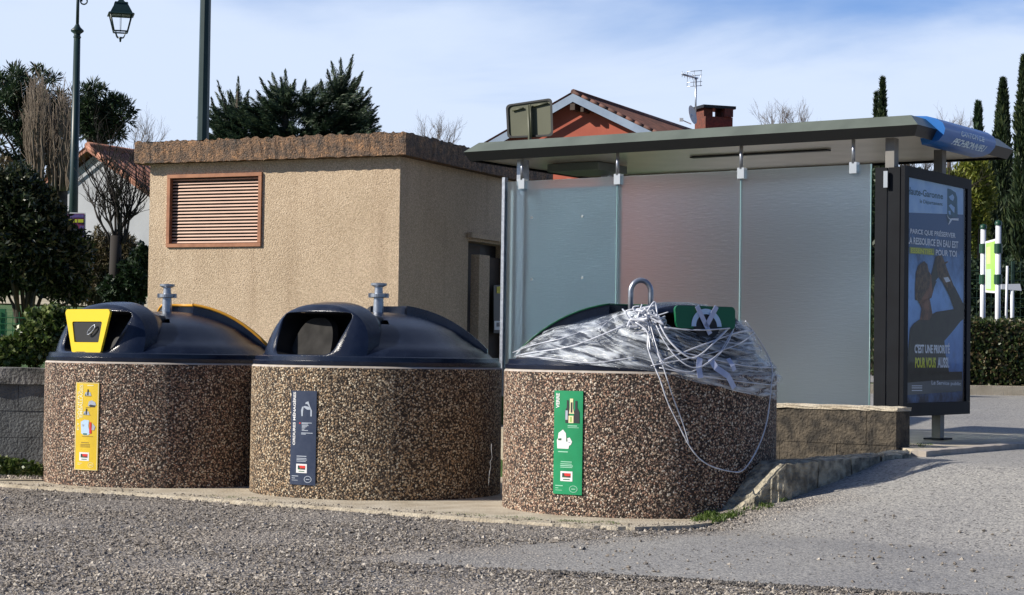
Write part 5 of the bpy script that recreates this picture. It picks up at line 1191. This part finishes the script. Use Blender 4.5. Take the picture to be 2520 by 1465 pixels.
# far bare tree tips
for (px, py, Y, n_, lab, base_) in ((1075, 345, 60, 7, 'bare tree tips showing above the hut roof beside the shelter', 345), (1905, 300, 70, 6, 'bare tree tips above the middle of the shelter roof', 300), (1975, 300, 70, 5, 'bare twiggy tree above the shelter roof, next to the first cypress', 300), (352, 350, 55, 4, 'small bare tree between the round pine and the hut roof', 350), (2270, 420, 36, 9, 'bare bush seen under the right end of the shelter roof', 430), (2335, 330, 60, 5, 'thin bare tree behind the blue name band', 330)):
    out = []; p0 = at(px, base_, Y) + Vector((0, 0, -.75)); 
    for k in range(n_): recur(p0, Vector((random.gauss(0, .55), random.gauss(0, .3), 1)).normalized(), .62, .018, 4, out, .4, .1, 3)
    t_ = twig_tree('bare_tree', lab, 'tree', px, Y, out, MAT['bark'] if Y < 50 else MAT['bark_pale']); b = MB(); x_ = p0.x; b.tube([(x_, Y, hz(x_, Y) - .1), p0 + Vector((0, 0, .05))], [.12, .06], 6); b.build('trunk', MAT['bark'], t_)

# cedar: drooping tiers ending in pointed sprays
cY = 55; rg = np.random.default_rng(11); cr = tree_root('cedar_tree', 'dark cedar with spiky sprays rising behind the hut roof', 'tree', at(740, 340, cY).x, cY)
tips = [(520, 250, 545, 320), (535, 212, 575, 300), (560, 232, 580, 290), (586, 200, 585, 290), (612, 232, 590, 290), (640, 200, 680, 260), (632, 232, 690, 280), (628, 262, 690, 300), (668, 188, 700, 250), (702, 180, 705, 250), (725, 206, 705, 260), (752, 204, 740, 260),
        (790, 205, 800, 270), (805, 182, 830, 250), (815, 160, 838, 220), (838, 152, 842, 220), (868, 146, 842, 215), (862, 172, 842, 225), (892, 186, 848, 235), (888, 200, 848, 250), (875, 215, 850, 265), (912, 226, 855, 270), (905, 250, 855, 285), (930, 270, 860, 300), (932, 300, 860, 318), (925, 325, 850, 330),
        (545, 330, 600, 335), (510, 300, 560, 330), (512, 335, 570, 345), (490, 325, 520, 345), (508, 270, 550, 320), (655, 225, 700, 280), (770, 225, 770, 290), (760, 250, 760, 300), (620, 290, 680, 320), (900, 280, 850, 300), (915, 310, 850, 322)]
Cs, As, Ls = [], [], []; b = MB(); kk = cY / FPX
def spray(p0, p1, nseg=30, wid=.15):
    p0 = np.array(p0); p1 = np.array(p1); d = p1 - p0; L_ = np.linalg.norm(d)
    for i in range(nseg):
        f = (i + rg.uniform()) / nseg; c = p0 + d * f; c[2] += math.sin(f * 3.0) * -.05 * L_ + .12 * L_ * f * f
        wd = wid * (1.05 - f) ** .8
        for s_ in range(7):
            off = rg.normal(size=3) * np.array([wd, wd, wd * .35]); a_ = d / L_ + rg.normal(size=3) * .28; Cs.append(c + off * .6); As.append(a_); Ls.append(.12 + .16 * (1 - f))
for (tx, ty, bx, by) in tips:
    yo = rg.uniform(-.6, .6); p1 = at(tx, ty, cY + yo); p0 = at(bx, by, cY); spray(p0, p1); b.tube([p0, (Vector(p0) + Vector(p1)) * .5 - Vector((0, 0, .05)), p1], [.035, .02, .008], 5)
for k in range(70):
    tx = rg.uniform(508, 930); top = float(np.interp(tx, [505, 535, 585, 612, 640, 700, 752, 790, 838, 868, 912, 932], [262, 218, 210, 240, 205, 186, 203, 196, 156, 152, 228, 280])); ty = rg.uniform(top + 4, 330)
    bx = tx + (float(np.interp(tx, [500, 600, 640, 760, 800, 930], [585, 590, 700, 705, 842, 842])) - tx) * .75; spray(at(bx, ty + 30 + abs(bx - tx) * .35, cY), at(tx, ty, cY + rg.uniform(-1, 1)), 20, .11)
for k in range(340):   # body of the tree
    tx = rg.uniform(505, 920); top = np.interp(tx, [500, 540, 585, 625, 650, 700, 760, 800, 840, 885, 930], [310, 262, 246, 262, 226, 206, 212, 208, 182, 225, 300]); ty = rg.uniform(top + 6, 372); bx = tx + (735 - tx) * .25; Yk = cY + rg.uniform(-1.4, 1.4)
    sd_ = 1 if tx > 735 else -1; spray(at(bx, ty + 14, cY), at(tx + sd_ * rg.uniform(5, 26), ty - rg.uniform(-4, 12), Yk), 20, .22)
foliage('crown', np.array(Cs), np.array(As), .022, np.array(Ls) * 1.25, MAT['cedar'], cr)
for (bx, yt) in ((585, 225), (703, 215), (842, 190)): p = at(bx, yt, cY); b.tube([(p.x, cY, hz(p.x, cY)), (p.x, cY, at(bx, 330, cY).z), p], [.20, .12, .03], 8)
b.build('trunk', MAT['bark'], cr)

# cypresses
def cypress(label, px, ytop, ybase, wpx, Y, n, group='cypresses', mat='cypress', prof=None):
    base, top = at(px, ybase, Y), at(px, ytop, Y); gz = hz(base.x, Y); root = thing('cypress_tree', label, 'tree', (base.x, Y, gz), group); Hh = top.z - gz; Wm = wpx * Y / FPX / 2
    u = rng.uniform(0, 1, n); pr = np.interp(u, [0, .08, .3, .6, .85, .95, 1], [.75, .95, 1, .85, .5, .28, .05]) if prof is None else np.interp(u, *prof)
    a_ = rng.uniform(0, 2 * math.pi, n); lump = 1 + .22 * np.sin(a_ * 3 + u * 22) + .15 * np.sin(u * 47 + a_ * 5); r_ = Wm * pr * lump * np.sqrt(rng.uniform(.35, 1.05, n))
    C = np.stack([base.x + r_ * np.cos(a_), Y + r_ * np.sin(a_), gz + u * Hh], 1); A_ = np.stack([np.cos(a_) * .45, np.sin(a_) * .45, np.ones(n)], 1) + rng.normal(size=(n, 3)) * .3
    foliage('crown', C, A_, .05 * Y / 40, .22 * Y / 40, MAT[mat], root); b = MB(); b.tube([(base.x, Y, gz - .1), (base.x, Y, gz + Hh * .9)], [.14, .03], 7); b.build('trunk', MAT['bark'], root)
cypress('tall cypress behind the information board', 2463, 198, 800, 62, 42, 9000); cypress('tallest cypress, cut off by the right edge of the photo', 2515, 140, 800, 60, 40, 9000)
cypress('small twin topped cypress above the shelter roof', 2166, 196, 800, 34, 55, 5000); cypress('short cypress tip left of the twin topped one', 2151, 232, 800, 22, 56, 3000)
cypress('light green young conifer behind the blue name band', 2402, 255, 800, 50, 48, 5000, mat='pine'); cypress('cypress standing between the young conifer and the tall one', 2432, 380, 800, 60, 39, 7000)
# generic rounded shrub of leaves
def shrub(name, label, cat, blobs, Y, n, w, l, mat, group=None, up=.0, stem=True, gz=None, mats2=None, core=None):
    c0 = at(blobs[0][0], blobs[0][1], Y); g_ = hz(c0.x, Y) if gz is None else gz; root = thing(name, label, cat, (c0.x, Y, g_), group); k = Y / FPX; Cs = []; As = []; tot = sum(b_[2] * b_[3] for b_ in blobs)
    for (px, py, rx, ry, *dy) in blobs:
        c = np.array(at(px, py, Y + (dy[0] if dy else 0))); m_ = int(n * rx * ry / tot); d = rndir(m_); r_ = rng.uniform(0, 1, (m_, 1)) ** .33
        lump = 1 + .13 * np.sin(d[:, :1] * 7 + d[:, 2:] * 5 + px) + .09 * np.sin(d[:, 2:] * 13 + d[:, 1:2] * 9); p = c + d * r_ * lump * np.array([rx * k, min(rx, ry) * k * .8, ry * k]); Cs.append(p); As.append(d + rng.normal(size=(m_, 3)) * .8 + np.array([0, 0, up]))
    Cs = np.concatenate(Cs); As = np.concatenate(As); keep = Cs[:, 2] > g_ - .02; Cs, As = Cs[keep], As[keep]
    foliage('crown' if cat == 'tree' else 'foliage', Cs, As, w, l, MAT[mat], root)
    if stem:
        b = MB()
        for _ in range(14): q = Cs[rng.integers(len(Cs))]; b.tube([(c0.x + rng.uniform(-.1, .1), Y, g_ - .05), ((c0.x + q[0]) / 2, (Y + q[1]) / 2, (g_ + q[2]) / 2 + .1), tuple(q)], [.03, .02, .006], 5)
        b.build('stems', MAT['bark'], root)
    return root
shrub('laurel_bush', 'large dark laurel bush filling the left edge behind the ivy', 'bush', [(60, 590, 130, 130), (125, 640, 100, 95), (20, 500, 100, 95), (0, 620, 90, 110), (90, 530, 70, 80), (175, 690, 50, 62)], 21, 38000, .03, .085, 'laurel')
shrub('ivy_bush', 'green ivy bush spilling over the left wall', 'bush', [(115, 820, 70, 68), (60, 860, 75, 42), (10, 870, 70, 36), (150, 800, 40, 45)], 16.0, 7000, .035, .055, 'ivy', gz=.86, stem=False)
shrub('ground_ivy', 'low ivy growing at the foot of the left wall', 'plant', [(30, 1148, 60, 20), (85, 1155, 40, 14), (-20, 1145, 40, 26)], 15.15, 1300, .03, .05, 'ivy', gz=-.03, stem=False)
shrub('bushy_shrub', 'brown twiggy shrub below the bare tree', 'bush', [(250, 640, 48, 75), (225, 700, 40, 60), (300, 620, 40, 50)], 25, 7000, .02, .10, 'brownleaf', up=.6)
shrub('bushy_shrub', 'dark shrub against the left corner of the hut', 'bush', [(330, 690, 45, 62), (290, 715, 45, 40), (350, 640, 25, 40)], 24, 6000, .04, .08, 'dgrn')
shrub('bushy_shrub', 'yellow-green bamboo-like shrub beside the tall cypresses', 'bush', [(2395, 480, 50, 120), (2370, 560, 40, 130), (2345, 500, 30, 90)], 37, 12000, .04, .13, 'lime', up=.5)
shrub('bushy_shrub', 'dark bushes behind the information board', 'bush', [(2440, 760, 90, 60), (2500, 740, 60, 100), (2400, 730, 50, 100)], 34, 11000, .05, .10, 'dgrn')
shrub('tree_row', 'dark row of trees seen through the gap under the shelter roof', 'trees', [(1720, 560, 90, 145), (1880, 560, 100, 150), (2040, 555, 100, 155), (2200, 560, 100, 150), (2320, 600, 60, 120)], 52, 16000, .09, .18, 'dgrn')
shrub('tree_row', 'low scrub along the top of the bank behind the bare tree', 'trees', [(30, 480, 90, 90), (150, 480, 80, 70), (330, 480, 60, 80)], 47, 7000, .06, .14, 'brownleaf', up=.3)
# hedge beyond the road
hx0, hx1, hY = at(2385, 900, 26).x - 1.2, at(2530, 900, 26).x + 2.5, 26.0
hr = thing('clipped_hedge', 'clipped hedge with reddish tips along the far kerb', 'hedge', ((hx0 + hx1) / 2, hY + .4, .6)); n = 20000
zt_ = at(2450, 792, 26).z; C = np.stack([rng.uniform(hx0, hx1, n), hY + rng.uniform(0, .8, n) ** 1.0, rng.uniform(.68, zt_, n) + rng.normal(size=n) * .015], 1)
sel = rng.uniform(size=n); C[sel < .5, 1] = hY + np.abs(rng.normal(size=(sel < .5).sum())) * .05; C[sel > .8, 2] = zt_ + rng.normal(size=(sel > .8).sum()) * .03
foliage('foliage', C, rndir(n), .04, .06, MAT['hedge'], hr)
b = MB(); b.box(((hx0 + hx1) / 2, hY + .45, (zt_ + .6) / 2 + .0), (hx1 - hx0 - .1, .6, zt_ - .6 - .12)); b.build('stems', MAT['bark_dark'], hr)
b = MB(); za, zb_ = at(2450, 975, 25.6).z, at(2450, 950, 25.6).z
b.box(((hx0 + hx1) / 2, 25.75, (zb_ + .3) / 2), (hx1 - hx0 + 2, .3, zb_ - .3)); tag(b.build('kerb', MAT['conc']), 'far kerb under the hedge', kind='structure')
b = MB(); b.box(((hx0 + hx1) / 2, 27.4, zb_ - .06), (hx1 - hx0 + 2, 3.0, .1)); tag(b.build('soil', M('dark_soil', (.05, .04, .03), (.09, .07, .05), 6, .95)), 'planted strip behind the far kerb', kind='structure')
# wire fences
def wire_fence(label, x0, x1, Y, z0, z1, mat, step=.12, hs=.15):
    root = thing('wire_fence', label, 'fence', ((x0 + x1) / 2, Y, z0)); b = MB(); x = x0
    while x <= x1: b.box((x, Y, (z0 + z1) / 2), (.006, .006, z1 - z0)); x += step
    z = z0
    while z <= z1: b.box(((x0 + x1) / 2, Y - .006, z), (x1 - x0, .006, .008)); z += hs
    b.build('mesh', mat, root)
    for k in range(3): b = MB(); b.box((x0 + (x1 - x0) * k / 2, Y + .03, (z0 + z1) / 2), (.05, .05, z1 - z0 + .06)); b.build('post', mat, root)
wire_fence('dark wire fence behind the information board', at(2385, 700, 31.5).x, at(2600, 700, 31.5).x, 31.5, .6, at(2500, 648, 31.5).z, M('fence_green', (.02, .05, .035)))
wire_fence('green wire fence at the far left behind the ivy', at(-60, 800, 18.5).x, at(70, 800, 18.5).x, 18.5, .98, at(20, 768, 18.5).z, M('mesh_green', (.02, .16, .06)), .06, .06)
# far hills to close the horizon
b = MB(); P = []; n = 60
for i in range(n + 1):
    x = -300 + 600 * i / n; zt2 = 2.5 + 3.5 * (mnoise.noise(Vector((x * .01, 2, 0))) + .6)
    P += [(x, 330, -2), (x, 330 + 10, max(zt2, 1.5)), (x, 400, max(zt2 * .8, 1))]
b.add(P, [(3 * i + j, 3 * i + 3 + j, 3 * i + 4 + j, 3 * i + 1 + j) for i in range(n) for j in (0, 1)]); tag(b.build('hills', M('distant_hills', (.06, .08, .05), (.10, .11, .08), .05, .95)), 'low wooded hills on the horizon', kind='structure')

b = MB(); P = []
for i in range(31):
    x = -14 + 11.5 * i / 30; yy = 27 + .6 * math.sin(x * .5); P += [(x, yy, hz(x, yy) + .02), (x, yy + 3.2, hz(x, yy + 3.2) + .02)]
b.add(P, [(2 * i, 2 * i + 2, 2 * i + 3, 2 * i + 1) for i in range(30)]); tag(b.build('path', M('sandy_path', (.52, .46, .33), (.38, .33, .22), 3, .95)), 'pale sandy path across the grassy bank', kind='structure')
# ---- loose gravel, moss, litter of small stones
def stones(name, label, pts, sizes, mat):
    n = len(pts); base = np.array([[1, 0, 0], [-1, 0, 0], [0, 1, 0], [0, -1, 0], [0, 0, 1], [0, 0, -1]], float); fs = np.array([[0, 2, 4], [2, 1, 4], [1, 3, 4], [3, 0, 4], [2, 0, 5], [1, 2, 5], [3, 1, 5], [0, 3, 5]])
    sc = rng.uniform(.6, 1.25, (n, 1, 3)); sc[:, :, 2] *= .65; v = base[None] * sc * np.asarray(sizes).reshape(-1, 1, 1); v += rng.normal(size=v.shape) * np.asarray(sizes).reshape(-1, 1, 1) * .12
    a_ = rng.uniform(0, 6.28, n); c, s_ = np.cos(a_)[:, None], np.sin(a_)[:, None]; vx = v[:, :, 0] * c - v[:, :, 1] * s_; vy = v[:, :, 0] * s_ + v[:, :, 1] * c; v = np.stack([vx, vy, v[:, :, 2]], 2) + np.asarray(pts)[:, None, :]
    F = (fs[None] + (np.arange(n) * 6)[:, None, None]).reshape(-1, 3); o = npmesh(name, v.reshape(-1, 3), F, mat); return tag(o, label, 'gravel', kind='stuff')
MAT['stone'] = leafmat('loose_stones', (.12, .105, .09), (.30, .26, .215), (.55, .50, .43), 0.0, .9)
def edge_y(x): return float(np.interp(x, [p[0] for p in pad2], [p[1] for p in pad2]))
P_ = []; sz = []
while len(P_) < 26000:
    u = random.random(); y = 8.3 + 6.2 * u ** 1.2; x = random.uniform(-4.2, 3.4) * (y / 12.5)
    if x < 1.6 and y > edge_y(x) - .015: continue
    asph = (y < 10.75 + .85 * x) and (y > 9.6 - .42 * x) and x > -.8
    if (asph or x > 1.9) and random.random() < .955: continue
    if x > 1.4 and (x + y) > 14.2: continue
    P_.append((x, y, hz(x, y) + .004)); sz.append(random.choice((.005, .006, .007, .009, .011 if random.random() < .5 else .016)))
stones('gravel', 'loose gravel lying on the worn forecourt', np.array(P_), np.array(sz), MAT['stone'])
P_ = []; sz = []
for _ in range(2600):
    x = random.uniform(.2, 2.4); y = 9.60 - .42 * x + abs(random.gauss(0, .05)) * -1 + random.gauss(0, .02) + .05 * math.sin(x * 9) * .3; P_.append((x, y, hz(x, y) + .004)); sz.append(random.choice((.006, .008, .010, .013)))
stones('gravel', 'broken gravel coloured dark as a shadow line along the ragged lower edge of the asphalt', np.array(P_), np.array(sz), leafmat('shadow_line_stones', (.03, .03, .03), (.12, .11, .10), (.35, .31, .27), 0.0, .9))  # shadow of the asphalt lip put into the dark stone colour
P_ = []; sz = []
for _ in range(520):
    x = random.uniform(-4, 1.4); y = edge_y(x) + abs(random.gauss(0, .12)) + .01; P_.append((x, y, .004)); sz.append(random.choice((.005, .007, .010)))
stones('gravel', 'small stones scattered on the concrete pad', np.array(P_), np.array(sz), MAT['stone'])
# moss and tufts along the pad edge and the kerb foot
C, A_ = [], []
def tuft(x, y, n, r, h):
    for _ in range(n): a0 = random.uniform(0, 6.28); rr = r * math.sqrt(random.random()); C.append((x + rr * math.cos(a0), y + rr * math.sin(a0), hz(x, y) + h * random.uniform(.2, .8))); A_.append((random.gauss(0, .5), random.gauss(0, .5), 1))
for (px0, px1, dens) in ((500, 640, 14), (1060, 1330, 30), (1380, 1520, 36), (1700, 1760, 26)):
    for _ in range(dens): x_ = random.uniform(px0, px1); yy = np.interp(x_, [p[0] for p in padpx], [p[1] for p in padpx]); q = onz(x_, yy + random.uniform(1, 7), -.03); tuft(q.x, q.y, 22, .035, .022)
for _ in range(20): f = random.random() ** 1.5 * .8; q = onz(1745, 1284, 0).lerp(onz(1960, 1232, .12), f); tuft(q.x + random.gauss(0, .03), q.y - random.uniform(-.02, .06), 26, .04, .035)
for _ in range(10): q = onz(random.uniform(2236, 2300), random.uniform(1112, 1122), .33); tuft(q.x, q.y, 26, .04, .05)
C = np.array(C); V, F = leafgeo(C, np.array(A_), .006, .035); o = npmesh('moss', V, F, MAT['moss']); tag(o, 'moss and grass tufts along the pad edge and kerb foot', 'moss', kind='stuff')
